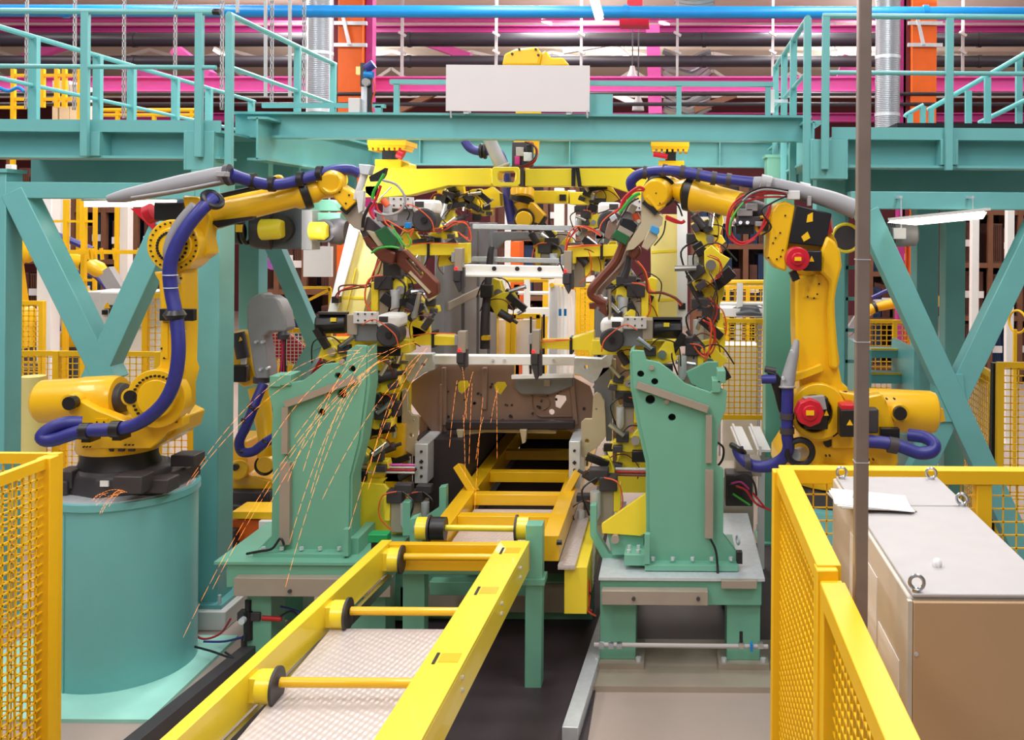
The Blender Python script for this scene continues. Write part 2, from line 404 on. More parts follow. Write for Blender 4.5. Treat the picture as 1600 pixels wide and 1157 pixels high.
# ---------------- cross beams ----------------
def beam(label, p, q, h, wf, m='teal', stiff=()):
    t = T('cross_beam', label, 'beam', (Vector(p)+Vector(q))/2)
    p, q = Vector(p), Vector(q); u = V(0, 0, h/2)
    MB().bar(p+u, q+u, wf, .02).build('flange', m, t); MB().bar(p-u, q-u, wf, .02).build('flange', m, t)
    MB().bar(p, q, .015, h).build('web', m, t)
    d = (q-p).normalized()
    for s in stiff: MB().bar(p+d*((q-p).length*s)-u, p+d*((q-p).length*s)+u, .012, wf*.95, up=(0, 1, 0)).build('stiffener', m, t)
    return t
a, c = P(368, 196, 8.2), P(1266, 202, 8.2); z = (a.z+c.z)/2
beam('long front cross beam of teal steel under the blank sign', (a.x, 8.2, z), (c.x, 8.2, z), .2, .16)
a, c = P(380, 238, 11), P(1310, 240, 11); z = (a.z+c.z)/2
beam('rear cross beam of teal steel seen below the front one', (a.x, 11, z), (c.x, 11, z), .29, .2, stiff=(.08, .3, .55, .8))
for X, lab in ((-3.42, 'teal side beam running back from the left catwalk'), (1.16, 'teal side beam running back from the right catwalk')):
    beam(lab, (X, 7.9, 3.88), (X, 10.9, 3.88), .34, .16, stiff=(.3, .6))
# blank sign
t = T('blank_sign', 'plain white rectangular sign panel fixed to the front cross beam', 'sign', P(808, 174, 8.08))
p, q = P(697, 101, 8.06), P(921, 175, 8.06)
MB().box(p.x, q.x, 8.06, 8.075, q.z, p.z).build('panel', 'panel', t)
for px in (704, 917): MB().bar(P(px, 172, 8.06), P(px+1, 184, 8.08), .012, .012).build('hook', 'galv', t)
for px in (730, 890): MB().box(P(px, 0, 8.1).x-.02, P(px, 0, 8.1).x+.02, 8.075, 8.19, q.z-.02, p.z-.04).build('bracket', 'galv', t)
# angle frame above the beam
t = T('guard_rail', 'low teal frame above the cross beam on both sides of the sign', 'railing', P(900, 178, 8.22))
a, c = P(610, 128, 8.22), P(1208, 132, 8.22)
MB().bar(a, c, .05, .04).build('top_rail', 'teal', t)
for px in (620, 1061, 1200): a = P(px, 130, 8.22); MB().bar(a-V(0, 0, .01), V(a.x, a.y, 4.12), .044, .036).build('post', 'teal', t)
MB().pbox(921, 147, 957, 180, 8.18, .03).build('plate', 'teal', t)
t = T('guard_rail', 'small teal stub with a flat head beside the blue drive unit', 'post', P(592, 176, 8.22)); MB().bar(P(582, 166, 8.22), P(602, 166, 8.22), .05, .03).build('head', 'teal', t); MB().bar(P(592, 166, 8.22), P(592, 180, 8.22), .05, .05).build('stem', 'teal', t)
t = T('guard_rail', 'thin low teal rail in front of the left silver duct', 'railing', P(480, 178, 8.22)); MB().bar(P(410, 165, 8.22), P(546, 165, 8.22), .03, .04).build('top_rail', 'teal', t); MB().bar(P(520, 165, 8.22), P(520, 180, 8.22), .04, .04).build('post', 'teal', t)
# drive unit
t = T('drive_unit', 'blue electric drive on a black mast above the cross beam', 'motor', P(575, 178, 8.2))
MB().pcyl((572, 108, 8.2), (584, 100, 8.2), 7).build('motor', 'hose', t); MB().pcyl((569, 116, 8.2), (583, 118, 8.2), 6).build('gearbox', 'blue', t)
MB().pbox(556, 104, 563, 116, 8.2, .05).build('junction_box', 'cream', t); MB().pbox(563, 98, 569, 135, 8.2, .06).build('bracket', 'darkgrey', t)
MB().disc(571, 128, 8.14, 6, .06).build('pulley', 'grey', t)
MB().bar(P(578, 118, 8.2), P(578, 178, 8.2), .035, .035).build('mast', 'black', t); MB().bar(P(570, 132, 8.22), P(569, 178, 8.22), .05, .03).build('guide', 'galv', t)
MB().ptube([(583, 122), (586, 140), (581, 160), (582, 174)], 1.2, 8.2).build('cable', 'cable_orange', t)
tag(MB().pbox(544, 153, 562, 177.5, 8.14, .12).build('junction_box', 'lightgrey', None, .005), 'pale grey box sitting on the cross beam left of the blue drive', 'box')
# ---------------- up under the roof ----------------
def single(mb, name, m, label, cat, group=None, bevel=0, kind=None): return tag(mb.build(name, m, None, bevel), label, cat, group, kind)
t = T('service_pipe', 'long bright blue pipe crossing the whole hall under the roof', 'pipe', P(800, 19, 13))
MB().cyl(P(-40, 16.5, 13), P(1660, 20.5, 13), .083).build('pipe', 'blue', t)
for px in (102, 978, 1446): MB().cyl(P(px-4, 18, 13), P(px+4, 18, 13), .09).build('coupling', 'blue', t)
for px, y0 in ((43, 170), (118, 172), (195, 185), (275, 170), (348, 172), (426, 160), (476, 170)):
    t = MB()
    t.box(P(px-2.4, 0, 12.6).x, P(px-1.2, 0, 12.6).x, 12.58, 12.6, P(px, y0, 12.6).z, 7); t.box(P(px+1.2, 0, 12.6).x, P(px+2.4, 0, 12.6).x, 12.58, 12.6, P(px, y0, 12.6).z, 7)
    k = P(px, y0, 12.6).z
    while k < 6.3: t.box(P(px-2.2, 0, 12.6).x, P(px+2.2, 0, 12.6).x, 12.58, 12.6, k, k+.03); k += .1
    single(t, 'hanger_strut', 'grey', {43: 'first', 118: 'second', 195: 'third', 275: 'fourth', 348: 'fifth', 426: 'sixth', 476: 'seventh'}[px]+' slotted steel hanger strip from the left', 'hanger', 'slotted hangers above the left catwalk')
for px in (371, 415, 453):
    single(MB().bar(P(px, -60, 12.4), P(px, 152 if px != 371 else 20, 12.4), .035, .035), 'hanger_rod', 'grey', {371: 'plain steel rod hanging beside the end of the left catwalk railing', 415: 'plain grey hanging rod left of the silver duct', 453: 'plain grey hanging rod touching the silver duct'}[px], 'rod')
for px in (628, 775, 908, 1058, 1207, 1504):
    t = T('pipe_hanger', 'galvanised pipe hanger '+{628: 'right of the left orange column', 775: 'above the left half of the blank sign', 908: 'above the right end of the blank sign', 1058: 'in front of the foil drape', 1207: 'left of the right catwalk railing', 1504: 'right of the right orange column'}[px], 'hanger', P(px, 120, 18.5), 'pipe hangers along the black pipes')
    a = P(px, 120, 18.5); MB().bar(a, V(a.x, a.y, 8.1), .05, .05).build('rod', 'grey', t)
    for yy in (50, 78): MB().bar(P(px-5, yy, 18.4), P(px+6, yy+6, 18.4), .05, .05).build('clip', 'grey', t)
for y0, y1, Y, m, lab, nm in ((42, 51, 21, 'magenta', 'thin dark magenta beam just under the blue pipe', 'roof_beam'), (122, 143, 17, 'pink', 'bright pink beam level with the blank sign', 'roof_beam'),
                          (27, 33, 22, 'pink', 'thin pink flange directly below the blue pipe', 'roof_beam'), (178, 190, 24, 'magenta', 'low magenta beam beyond the left catwalk', 'roof_beam')):
    a, c = P(-60 if y0 < 170 else 120, (y0+y1)/2, Y), P(1660, (y0+y1)/2, Y); hh = (y1-y0)*Y/F
    t = T(nm, lab, 'beam', a)
    MB().bar(a, c, .02, hh).build('web', m, t)
    MB().bar(a+V(0, 0, hh/2), c+V(0, 0, hh/2), .25, .025).build('flange', m, t); MB().bar(a-V(0, 0, hh/2), c-V(0, 0, hh/2), .25, .025).build('flange', m, t)
for yc, r, Y, lab in ((62, 11, 19, 'thick upper black pipe crossing the hall'), (96, 9, 19, 'thick lower black pipe crossing behind the sign'), (147, 3, 16, 'thin black pipe below the pink beam'), (163, 3, 16, 'lowest thin black pipe beyond the railings')):
    t = T('service_pipe', lab, 'pipe', P(800, yc, Y), 'black pipes under the roof')
    MB().cyl(P(-60, yc, Y), P(1660, yc, Y), r*Y/F, n=16).build('pipe', 'pipe', t)
    for px in (210, 640, 1100, 1530): MB().cyl(P(px-3, yc, Y), P(px+3, yc, Y), r*Y/F*1.12, n=16).build('coupling', 'pipe', t)
# orange columns, ducts
for px0, px1, sgn, lab in ((527, 566, 1, 'left'), (1424, 1463, -1, 'right')):
    Y = 16; x0, x1 = P(px0, 200, Y).x, P(px1, 200, Y).x
    t = T('building_column', lab+' orange roof column with galvanised pipe clamps', 'column', ((x0+x1)/2, Y, 0))
    MB().box(x0, x1, Y, Y+.4, 0, 8.1).build('shaft', 'orange', t, .01)
    for yy in (37, 71):
        z = P(px0, yy, Y).z; MB().bar((x0-.08, Y-.04, z), (x1+.08, Y-.04, z), .05, .06).build('clamp', 'galv', t)
    MB().bar(P(px0+8, 22, Y-.1), P(px0+19, 70, Y-.1), .05, .05).build('tie', 'galv', t)
    x2 = P(px1+3, 0, Y).x if sgn > 0 else P(px0-16, 0, Y).x
    single(MB().box(x2, x2+.11, Y+.1, Y+.3, 0, 8.1), 'building_column', 'magenta', 'narrow magenta post beside the '+lab+' orange column', 'column')
    x2 = P(px0-9, 0, Y).x
    single(MB().box(x2, x0-.01, Y+.1, Y+.4, 3, 8.1), 'building_column', 'maroon', 'dark maroon post hugging the '+lab+' orange column', 'column')
    a = P(px0-26 if sgn > 0 else px0-37, 100, 15); r = 19*15/F
    t = T('air_duct', 'ribbed silver air duct left of the '+lab+' orange column', 'duct', (a.x, 15, 4))
    MB().cyl((a.x, 15, 4.0), (a.x, 15, 8.1), r, n=32).build('tube', 'duct', t)
    for z in (4.9, 5.8, 6.7): MB().cyl((a.x, 15, z), (a.x, 15, z+.05), r*1.03, n=32).build('seam', 'galv', t)
# foil drape
b = MB()
for k in range(9):
    pts = [P(1036+74*i/8, 80+k*11+14*math.sin(math.pi*i/8)+2*math.sin(5*i+k), 20+.15*math.sin(k)) for i in range(9)]
    b.tube(pts, .07, 6, 2)
single(b, 'flexible_duct', 'steel', 'crumpled silver foil duct hanging in swags right of the sign', 'duct')
b = MB()
for k in range(4): b.tube([P(1055+60*i/6, -6+k*6+5*math.sin(math.pi*i/6), 20.4) for i in range(7)], .08, 6, 2)
single(b, 'flexible_duct', 'steel', 'crumpled foil duct just above the blue pipe', 'duct')
# white roof trusses
random.seed(5)
for i, (Y, yb) in enumerate(((23, 38), (27, 96), (30, 150))):
    t = T('roof_truss', ('nearer', 'middle', 'deepest')[i]+' cream roof truss of slender diagonals above the pipes', 'truss', P(800, yb, Y))
    a, c = P(-80, yb, Y), P(1680, yb, Y)
    MB().bar(a, c, .12, .12).build('bottom_chord', 'white', t)
    n = 14
    for k in range(n):
        p = a.lerp(c, k/n); q = a.lerp(c, (k+.5)/n)+V(0, 0, 1.3); r2 = a.lerp(c, (k+1)/n)
        q.z = min(q.z, 8.0)
        MB().bar(p, q, .09, .09).build('diagonal', 'white', t); MB().bar(q, r2, .09, .09).build('diagonal', 'white', t)
for k, (pa, pb, Y, r) in enumerate((((30, 95, 22), (110, 68, 22), 22, .12), ((655, 62, 23), (735, 90, 23), 23, .14), ((1020, 40, 20), (1024, 178, 20), 20, .14), ((1330, 90, 23), (1318, 130, 23), 23, .2), ((275, 78, 20), (330, 120, 20), 20, .15), ((185, 100, 20), (270, 125, 20), 20, .15))):
    single(MB().bar(P(*pa), P(*pb), r*2, r*1.4), 'roof_brace', 'pink', ('short pink brace above the far left of the catwalk railing', 'pink sloping brace between the two black pipes left of the sign', 'upright pink post in front of the foil drape', 'pink bracket left of the right silver duct', 'pink brace running down under the lower black pipe at left', 'pink sloping strut beyond the left catwalk')[k], 'brace')
for k, (pa, pb) in enumerate((((620, 175), (690, 140)), ((1085, 172), (1150, 148)), ((960, 148), (1000, 165)), ((880, 80), (960, 66)))):
    single(MB().bar(P(*pa, 19.5), P(*pb, 19.5), .12, .12), 'roof_brace', 'rackwood' if k < 2 else 'white', ('brown sloping strut left of the sign', 'brown sloping strut in front of the foil drape', 'pale strut beside the bell lamp', 'pale strut right of the top robot')[k], 'brace')
for k, (px, py) in enumerate(((997, 168), (988, 124))):
    t = T('bell_lamp', ('lower', 'upper')[k]+' grey bell lamp hanging right of the sign', 'lamp', P(px, py, 17.5))
    p = P(px, py+5, 17.5); MB().rev(p, p+V(0, 0, .3), [(0, .11), (.4, .1), (.7, .06), (1, .04)], 16).build('shade', 'grey', t); MB().cyl(p+V(0, 0, .3), V(p.x, p.y, 8.1), .012, n=6).build('rod', 'iron', t)
# lit tubes in the roof
for k, (a, c, r) in enumerate((((920, -30, 11.8), (937, 31, 12), 8), ((846, 32, 22), (862, 38, 22), 4), ((966, 77, 22), (984, 92, 22), 6), ((1030, 34, 22), (1046, 40, 22), 4), ((1303, 82, 22), (1306, 94, 22), 6), ((335, 78, 22), (352, 88, 22), 5))):
    t = T('tube_light', ('long lit tube lamp crossing the blue pipe', 'small lit lamp under the blue pipe above the sign', 'bright lamp between the two black pipes', 'small lit lamp right of the red bracket', 'lit lamp left of the thin pole under the roof', 'lit lamp beyond the corner of the left catwalk')[k], 'lamp', P(*c))
    rr = r*a[2]/F; p, q = P(*a), P(*c)
    MB().bar(p, q, rr*1.4, rr*.9).build('diffuser', 'lamp', t); MB().bar(p+V(0, .02, rr*.8), q+V(0, .02, rr*.8), rr*1.7, rr*.5).build('housing', 'white', t)
    m_ = p.lerp(q, .5); MB().bar(m_+V(0, .02, rr), V(m_.x, m_.y+.02, 8.1), .02, .02).build('suspension', 'galv', t)
for k, (px, py) in enumerate(((992, 5), (992, 35))):
    p, q = P(px-12-k*12, py-6, 13.3), P(px+12+k*10, py+4, 13.3); b = MB().box(p.x, q.x, 13.3, 13.6, q.z, p.z); b.box((p.x+q.x)/2-.05, (p.x+q.x)/2+.05, 13.4, 13.5, p.z, 8.1); single(b, 'roof_bracket', 'red', ('red block above the blue pipe', 'wide red bracket below the blue pipe')[k], 'bracket')
# ---------------- far shop floor ----------------
def rack(label, pa, pb, Y, ztop, levels, bays, cm, glab, dep=1.2, seed=1):
    x0, x1 = P(pa, 400, Y).x, P(pb, 400, Y).x; rnd = random.Random(seed)
    t = T('storage_rack', label, 'rack', ((x0+x1)/2, Y, 0))
    for k in range(bays+1):
        x = x0+(x1-x0)*k/bays
        MB().box(x-.05, x+.05, Y-.05, Y+.05, 0, ztop).build('upright', 'rackwood', t); MB().box(x-.05, x+.05, Y+dep-.1, Y+dep, 0, ztop).build('upright', 'rackwood', t)
    for l in range(levels+1):
        z = .3+(ztop-.3)*l/levels
        MB().box(x0, x1, Y-.04, Y+.04, z-.1, z).build('shelf_beam', 'rackwood', t)
        if l < levels: MB().box(x0, x1, Y, Y+dep, z-.03, z).build('shelf', 'dark', t)
    MB().box(x0, x1, Y+dep+.02, Y+dep+.06, 0, ztop).build('back_sheet', 'dark', t)
    for l in range(levels):
        z = .3+(ztop-.3)*l/levels; hh = (ztop-.3)/levels
        for k in range(bays):
            xa = x0+(x1-x0)*k/bays+.08; xb = x0+(x1-x0)*(k+1)/bays-.08; n = 2
            for j in range(n):
                if rnd.random() < .12: continue
                c = T('crate', glab, 'crate', (xa+(xb-xa)*(j+.5)/n, Y+.15, z), glab[:40]+' group')
                ww = (xb-xa)/n*.44; ch = hh*rnd.uniform(.6, .88)
                cx = xa+(xb-xa)*(j+.5)/n
                b = MB(); b.box(cx-ww, cx+ww, Y+.12, Y+.9, z, z+ch)
                for i in range(5): b.box(cx-ww+ww*2*i/5+.02, cx-ww+ww*2*(i+1)/5-.02, Y+.09, Y+.13, z+.04, z+ch-.03)
                b.build('body', cm if rnd.random() < .7 else ('cratebrown' if cm == 'crateblue' else 'crateblue'), c)
                if rnd.random() < .6: MB().box(cx-.1, cx+.1, Y+.075, Y+.095, z+ch*.4, z+ch*.4+.14).build('label_card', 'paper', c)
    return t
rack('brown storage rack with crates beyond the left brace', 15, 262, 19.5, 4.5, 4, 5, 'cratebrown', 'dim brown or blue crate on the far left rack', seed=3)
rack('brown storage rack with blue crates beyond the right robot forearm', 1085, 1205, 18, 4.1, 3, 3, 'crateblue', 'blue slatted crate on the rack beyond the right robot forearm', seed=4)
rack('dark storage rack beyond the right X brace', 1500, 1640, 19.5, 4.6, 4, 3, 'cratebrown', 'dim crate on the far right rack', seed=6)
rack('storage rack seen behind the pole and motor', 1360, 1440, 20, 3.2, 3, 2, 'crateblue', 'dim crate on the rack behind the grey motor', seed=8)
rack('orange brown rack seen through the open car body', 770, 935, 21, 4.2, 3, 4, 'cratebrown', 'dim crate on the rack seen through the car body', seed=9)
rack('dark rack behind the grey dress pack cover', 390, 520, 19, 3.4, 2, 3, 'cratebrown', 'dim crate on the rack behind the dress pack cover', seed=10)
# pale posts
for k, (pa, pb, ya, Y) in enumerate(((60, 83, 308, 13.5), (87, 103, 308, 14.5), (189, 203, 310, 16), (868, 883, 285, 15), (889, 901, 285, 16), (1521, 1533, 330, 15), (1576, 1588, 330, 14), (791, 800, 380, 16), (10, 21, 330, 14))):
    lab = ('wide white post beyond the left brace', 'second white post from the left behind the brace', 'white post left of the drum robot elbow', 'pale blue post right of the ceiling robot', 'narrow pale post right of the ceiling robot', 'pale post inside the right X brace', 'pale post near the right picture edge', 'pale post seen through the car roof opening', 'pale post by the left picture edge')[k]
    x0, x1 = P(pa, 0, Y).x, P(pb, 0, Y).x
    t = T('white_post', lab, 'post', ((x0+x1)/2, Y, 0))
    MB().box(x0, x1, Y, Y+(x1-x0), 0, 4.0 if pa < 400 else 3.75).build('shaft', 'white', t, .01); MB().box(x0-.06, x1+.06, Y-.06, Y+(x1-x0)+.06, 0, .03).build('base_plate', 'white', t)
# yellow frames
t = T('tool_frame', 'yellow ladder shaped frame beyond the left brace', 'frame', (P(118, 0, 12).x, 12, 0))
for px in (106, 134): MB().bar(V(P(px, 0, 12).x, 12, 0), V(P(px, 0, 12).x, 12, P(px, 312, 12).z), .05, .06).build('upright', 'fence', t)
for py, a, c in ((346, 72, 146), (438, 98, 146), (466, 110, 146)): MB().bar(P(a, py, 12), P(c, py, 12), .03, .03).build('cross_bar', 'fence', t)
MB().bar(P(76, 394, 11.9), P(219, 394, 11.9), .04, .05).build('tool_rail', 'fence', t)
for px in (138, 144, 158, 178, 217): MB().bar(P(px, 388, 11.86), P(px+2, 406, 11.86), .025, .04).build('hook', 'fence', t)
t = T('pallet_frame', 'yellow diagonal braced frame beyond the dress pack cover', 'frame', (P(480, 0, 13).x, 13, 0))
for a, c in (((453, 455), (455, 515)), ((516, 450), (516, 520)), ((453, 450), (516, 450)), ((453, 484), (516, 452)), ((455, 492), (480, 508))): MB().bar(P(*a, 13), P(*c, 13), .035, .035).build('strut', 'fence', t)
x = P(455, 0, 13).x; MB().bar((x, 13, 0), P(455, 515, 13), .05, .05).build('upright', 'fence', t); x = P(516, 0, 13).x; MB().bar((x, 13, 0), P(516, 520, 13), .05, .05).build('upright', 'fence', t)
t = T('hanging_panel', 'pale grey ribbed panel hanging left of the yellow gantry leg', 'panel', P(496, 433, 14)); MB().pbox(474, 385, 518, 433, 14, .06).build('sheet', 'lightgrey', t)
for px in (478, 514): a = P(px, 385, 14.03); MB().bar(a, V(a.x, a.y, 8.1), .02, .02).build('cord', 'galv', t)
single(MB().bar(P(432, 388, 15), P(422, 420, 15), .12, .12), 'roof_brace', 'purple', 'short purple bar behind the spindle head', 'brace')
# left control cabinet
t = T('control_cabinet', 'pale grey control cabinet with warning triangle inside the left brace', 'cabinet', (P(184, 0, 10.5).x, 10.5, 0))
MB().pbox(133, 456, 236, 513, 10.5, .5).build('body', 'lightgrey', t, .01)
MB().pbox(156, 458, 196, 511, 10.48, .03).build('door', 'lightgrey', t, .004); MB().pbox(197, 458, 235, 511, 10.48, .03).build('door', 'lightgrey', t, .004)
MB().ppoly([(167, 473), (172.5, 482), (161.5, 482)], 10.46, .02).build('warning_sign', 'fence', t)
MB().pbox(159, 485, 166, 492, 10.45, .04).build('switch', 'black', t); MB().pbox(170, 477, 175, 493, 10.465, .02).build('vent', 'darkgrey', t); MB().disc(174, 505, 10.46, 3, .02).build('lock', 'galv', t)
p, q = P(133, 513, 10.52), P(236, 513, 10.52); MB().box(p.x+.02, q.x-.02, 10.55, 10.98, 0, p.z).build('plinth', 'white', t)
# fences at the back
def xf(px, Y): return (P(px, 500, Y).x, Y)
mesh_fence('far yellow mesh fence left of the V brace', xf(-10, 11.5), xf(66, 11.5), .15, P(30, 470, 11.5).z, 1, .06, .012)
mesh_fence('yellow mesh fence running behind the yellow balancer cylinder', xf(10, 9.6), xf(248, 9.6), .15, P(150, 549, 9.6).z, 3, .06, .008)
mesh_fence('yellow mesh fence panel right of the small control cabinet', xf(228, 10.2), xf(300, 10.2), .15, P(250, 458, 10.2).z, 1, .07, .01)
mesh_fence('yellow mesh fence gate between green fixture and green column', xf(1118, 10.8), xf(1196, 10.8), P(1150, 655, 10.8).z, P(1150, 498, 10.8).z, 1, .06, .012)
mesh_fence('yellow mesh fence behind the stair platform', xf(1356, 13), xf(1440, 13), .15, P(1400, 500, 13).z, 2, .07, .012)
mesh_fence('tall yellow mesh fence right of the X brace', xf(1497, 9.8), xf(1553, 8.6), .15, P(1520, 562, 9.4).z, 1, .06, .01)
mesh_fence('tall yellow mesh fence at the right picture edge', xf(1563, 8.4), xf(1680, 8.4), .15, P(1580, 566, 8.4).z, 1, .06, .01)
single(MB().bar(V(P(1556, 0, 8.5).x, 8.5, 0), P(1556, 567, 8.5), .07, .07), 'fence_post', 'black', 'black post between the two tall fence panels on the right', 'post')
mesh_fence('yellow mesh fence beyond the walkway right of the gantry', xf(1105, 15), xf(1200, 15), .15, P(1150, 447, 15).z, 3, .08, .014)
mesh_fence('yellow mesh fence seen through the car body', xf(903, 13.5), xf(925, 13.5), .15, P(914, 445, 13.5).z, 1, .06, .014)
mesh_fence('yellow mesh fence behind the red mesh panel', xf(455, 11.4), xf(515, 11.4), .15, P(480, 513, 11.4).z, 1, .05, .01)
# red mesh flag
t = T('warning_panel', 'tilted red panel with white grid behind the teal V brace', 'panel', P(455, 565, 10.8))
MB().ppoly([(424, 522), (451, 520), (480, 545), (463, 572), (448, 562), (425, 560)], 10.8, .02).build('sheet', 'red', t)
b = MB()
for k in range(10): b.wire(P(424+k*6, 520, 10.78), P(424+k*6, 572, 10.78), .006); b.wire(P(424, 521+k*5.5, 10.78), P(478, 521+k*5.5, 10.78), .006)
b.build('grid', 'white', t)
a = P(430, 540, 10.83); MB().box(a.x-.03, a.x+.03, 10.83, 10.89, 0, a.z).build('stand', 'fence', t)
t = T('warning_panel', 'small red panel just left of the slanted green fixture top', 'panel', P(493, 590, 10.8)); MB().ppoly([(486, 560), (502, 555), (504, 590), (482, 595)], 10.8, .02).build('sheet', 'red', t); a = P(495, 575, 10.83); MB().box(a.x-.03, a.x+.03, 10.83, 10.89, 0, a.z).build('stand', 'fence', t)
# far walkway railing in the middle and right
def walkway(label, pa, pb, Y, yt, ym, yb, n, tm='fence', pm='white'):
    t = T('guard_rail', label, 'railing', (P(pa, 0, Y).x, Y, 0))
    MB().cyl(P(pa, yt, Y), P(pb, yt, Y), .04, n=8).build('top_rail', tm, t); MB().cyl(P(pa, ym, Y), P(pb, ym, Y), .025, n=8).build('middle_rail', pm, t)
    for k in range(n):
        px = pa+(pb-pa)*k/max(1, n-1); MB().bar(V(P(px, 0, Y).x, Y, 0), P(px, yt, Y), .08, .08).build('post', pm, t)
    MB().pbox(pa, yb, pb, yb+13, Y-.05, .2).build('kick_plate', pm, t)
walkway('yellow and white walkway railing right of the gantry leg', 1115, 1197, 13, 442, 475, 482, 3)
walkway('curved yellow topped railing seen through the car windscreen', 786, 862, 13.5, 437, 458, 482, 3)
t = T('guard_rail', 'row of white balusters receding at the right of the car opening', 'railing', (P(880, 0, 13).x, 13, 0))
for k in range(8):
    px = 866+k*5.5; Y = 12+k*.5
    MB().bar(V(P(px, 0, Y).x, Y, 0), P(px, 445+k*2, Y), .1, .02).build('baluster', 'white', t)
MB().tube([P(862, 446, 11.9), P(908, 452, 16)], .03, 8, smooth=False).build('top_rail', 'fence', t)
for px in (875, 883): MB().pbox(px-2, 483, px+2, 494, 11.85, .02).build('blue_tag', 'blue', t)
t = T('yellow_gate', 'tall yellow framed gate with light painted as white sheets behind the car firewall', 'gate', (P(805, 0, 12).x, 12, 0))
for px in (775, 795, 803, 842): MB().bar(V(P(px, 0, 12).x, 12, 0), P(px, 492, 12), .06, .06).build('upright', 'fence', t)
MB().bar(P(770, 494, 12), P(844, 494, 12), .06, .06).build('top_bar', 'fence', t)
MB().pbox(804, 500, 840, 560, 12.1, .03).build('sheet', 'white', t); MB().pbox(776, 500, 795, 560, 12.1, .03).build('sheet', 'white', t)  # white sheets paint the bright light on the floor beyond
single(MB().box(P(828, 495, 11.6).x, P(830.5, 495, 11.6).x, 11.6, 11.65, 0, P(828, 495, 11.6).z), 'fence_post', 'black', 'thin dark post inside the yellow gate', 'post')
single(MB().box(P(848, 492, 11.6).x, P(851, 495, 11.6).x, 11.6, 11.65, 0, P(848, 492, 11.6).z), 'fence_post', 'black', 'thin dark post at the right of the yellow gate', 'post')
for k, (a, b_, c, d, m) in enumerate(((798, 378, 812, 400, 'orange'), (803, 445, 813, 476, 'orange'), (848, 437, 860, 480, 'yellow'), (905, 445, 925, 480, 'yellow'))):
    p, q = P(a, b_, 14.5), P(c, d, 14.5); single(MB().box(p.x, q.x, 14.5, 14.9, 0, p.z), 'machine_cover', m, ('small orange machine cover under the car roof bow', 'orange machine cover behind the far railing', 'tall yellow machine cover behind the far railing', 'yellow machine cover right of the balusters')[k], 'cover')
p, q = P(1130, 540, 11.3), P(1184, 558, 11.3); single(MB().box(p.x, q.x, 11.3, 11.7, 0, p.z), 'parts_bin', 'white', 'tall pale box behind the yellow fence gate', 'box')
t = T('worktable', 'grey worktable under crumpled film beyond the railing', 'table', P(1160, 496, 13.2)); MB().pbox(1125, 483, 1195, 496, 13.2, .8).build('table_top', 'lightgrey', t, .01)
for px in (1128, 1191):
    for dy in (.05, .7): a = P(px, 496, 13.2); MB().box(a.x-.03, a.x+.03, 13.2+dy, 13.26+dy, 0, a.z).build('leg', 'grey', t)
b = MB(); b.tube([P(1142, 487, 13), P(1160, 483, 13), P(1180, 486, 13), P(1194, 484, 13)], [4*.0087, .06, .08, .02], 7); b.tube([P(1150, 491, 12.95), P(1172, 489, 12.95), P(1190, 492, 12.95)], [.02, .05, .02], 6)
single(b, 'plastic_film', 'slate', 'crumpled dark film lying on the grey worktable', 'film')
# far robots
def far_robot(label, px, py, Y, s, yaw, m='yellow', tilt=0):
    o = P(px, py, Y); t = T('welding_robot', label, 'robot', (0, 0, 0))
    z0 = (1.9*s-o.z)/s; MB().rev((0, 0, z0), (0, 0, .5), [(0, .35), (.8, .35), (.85, .28), (1, .28)]).build('base', 'iron', t)
    b = MB(); b.rev((0, -.2, .85), (0, .2, .85), [(0, .26), (1, .26)]); b.box(-.3, .25, -.22, .22, .5, .85); b.build('turret', m, t, .02)
    b = MB(); b.rev((0, -.16, .85), (0, .16, .85), [(0, .2), (1, .2)]); b.bar((0, 0, .85), (-.15, 0, 1.9), .22, .34, up=(0, 1, 0)); b.rev((-.15, -.18, 1.9), (-.15, .18, 1.9), [(0, .22), (1, .22)]); b.build('lower_arm', m, t, .02)
    e = V(1.0, 0, 1.75-tilt)
    MB().rev((-.15, 0, 2.0), e, [(0, .2), (.3, .18), (.35, .13), (1, .1)]).build('forearm', m, t)
    MB().rev(e, e+V(.06, 0, -.02), [(0, .14), (1, .14)]).build('wrist_ring', 'black', t)
    MB().rev(e+V(.06, 0, -.02), e+V(.3, 0, -.15), [(0, .11), (.6, .12), (1, .07)]).build('wrist', m, t)
    b = MB(); b.bar(e+V(.3, 0, -.1), e+V(.55, 0, -.5), .14, .2); b.bar(e+V(.55, 0, -.5), e+V(.9, 0, -.8), .08, .1); b.bar(e+V(.4, 0, -.55), e+V(.8, 0, -.9), .08, .1); b.build('weld_gun', 'grey', t)
    MB().tube([(-.3, -.25, .9), (-.35, -.28, 1.6), (-.1, -.28, 2.25), (.5, -.1, 2.2), (1.1, 0, 1.95-tilt)], .05).build('hose', 'hose', t)
    t.location = o-V(0, 0, 1.9*s); t.scale = (s, s, s); t.rotation_euler.z = yaw
    return t
far_robot('small far yellow robot with grey gun at the far left', 28, 395, 13.5, .95, 0)
far_robot('far yellow robot behind the small control cabinet', 122, 452, 14.5, .62, 0, tilt=.7)
far_robot('far yellow robot at the right behind the steps', 1440, 470, 17, .8, math.pi)
single(MB().pbox(215, 487, 228, 500, 11, .3), 'parts_bin', 'red', 'small red box beside the grey control cabinet', 'box')
p = P(52, 588, 9.4); single(MB().cyl((p.x, p.y, 0), p, .11), 'drum', 'cream', 'pale drum standing inside the yellow fence by the balancer', 'drum')
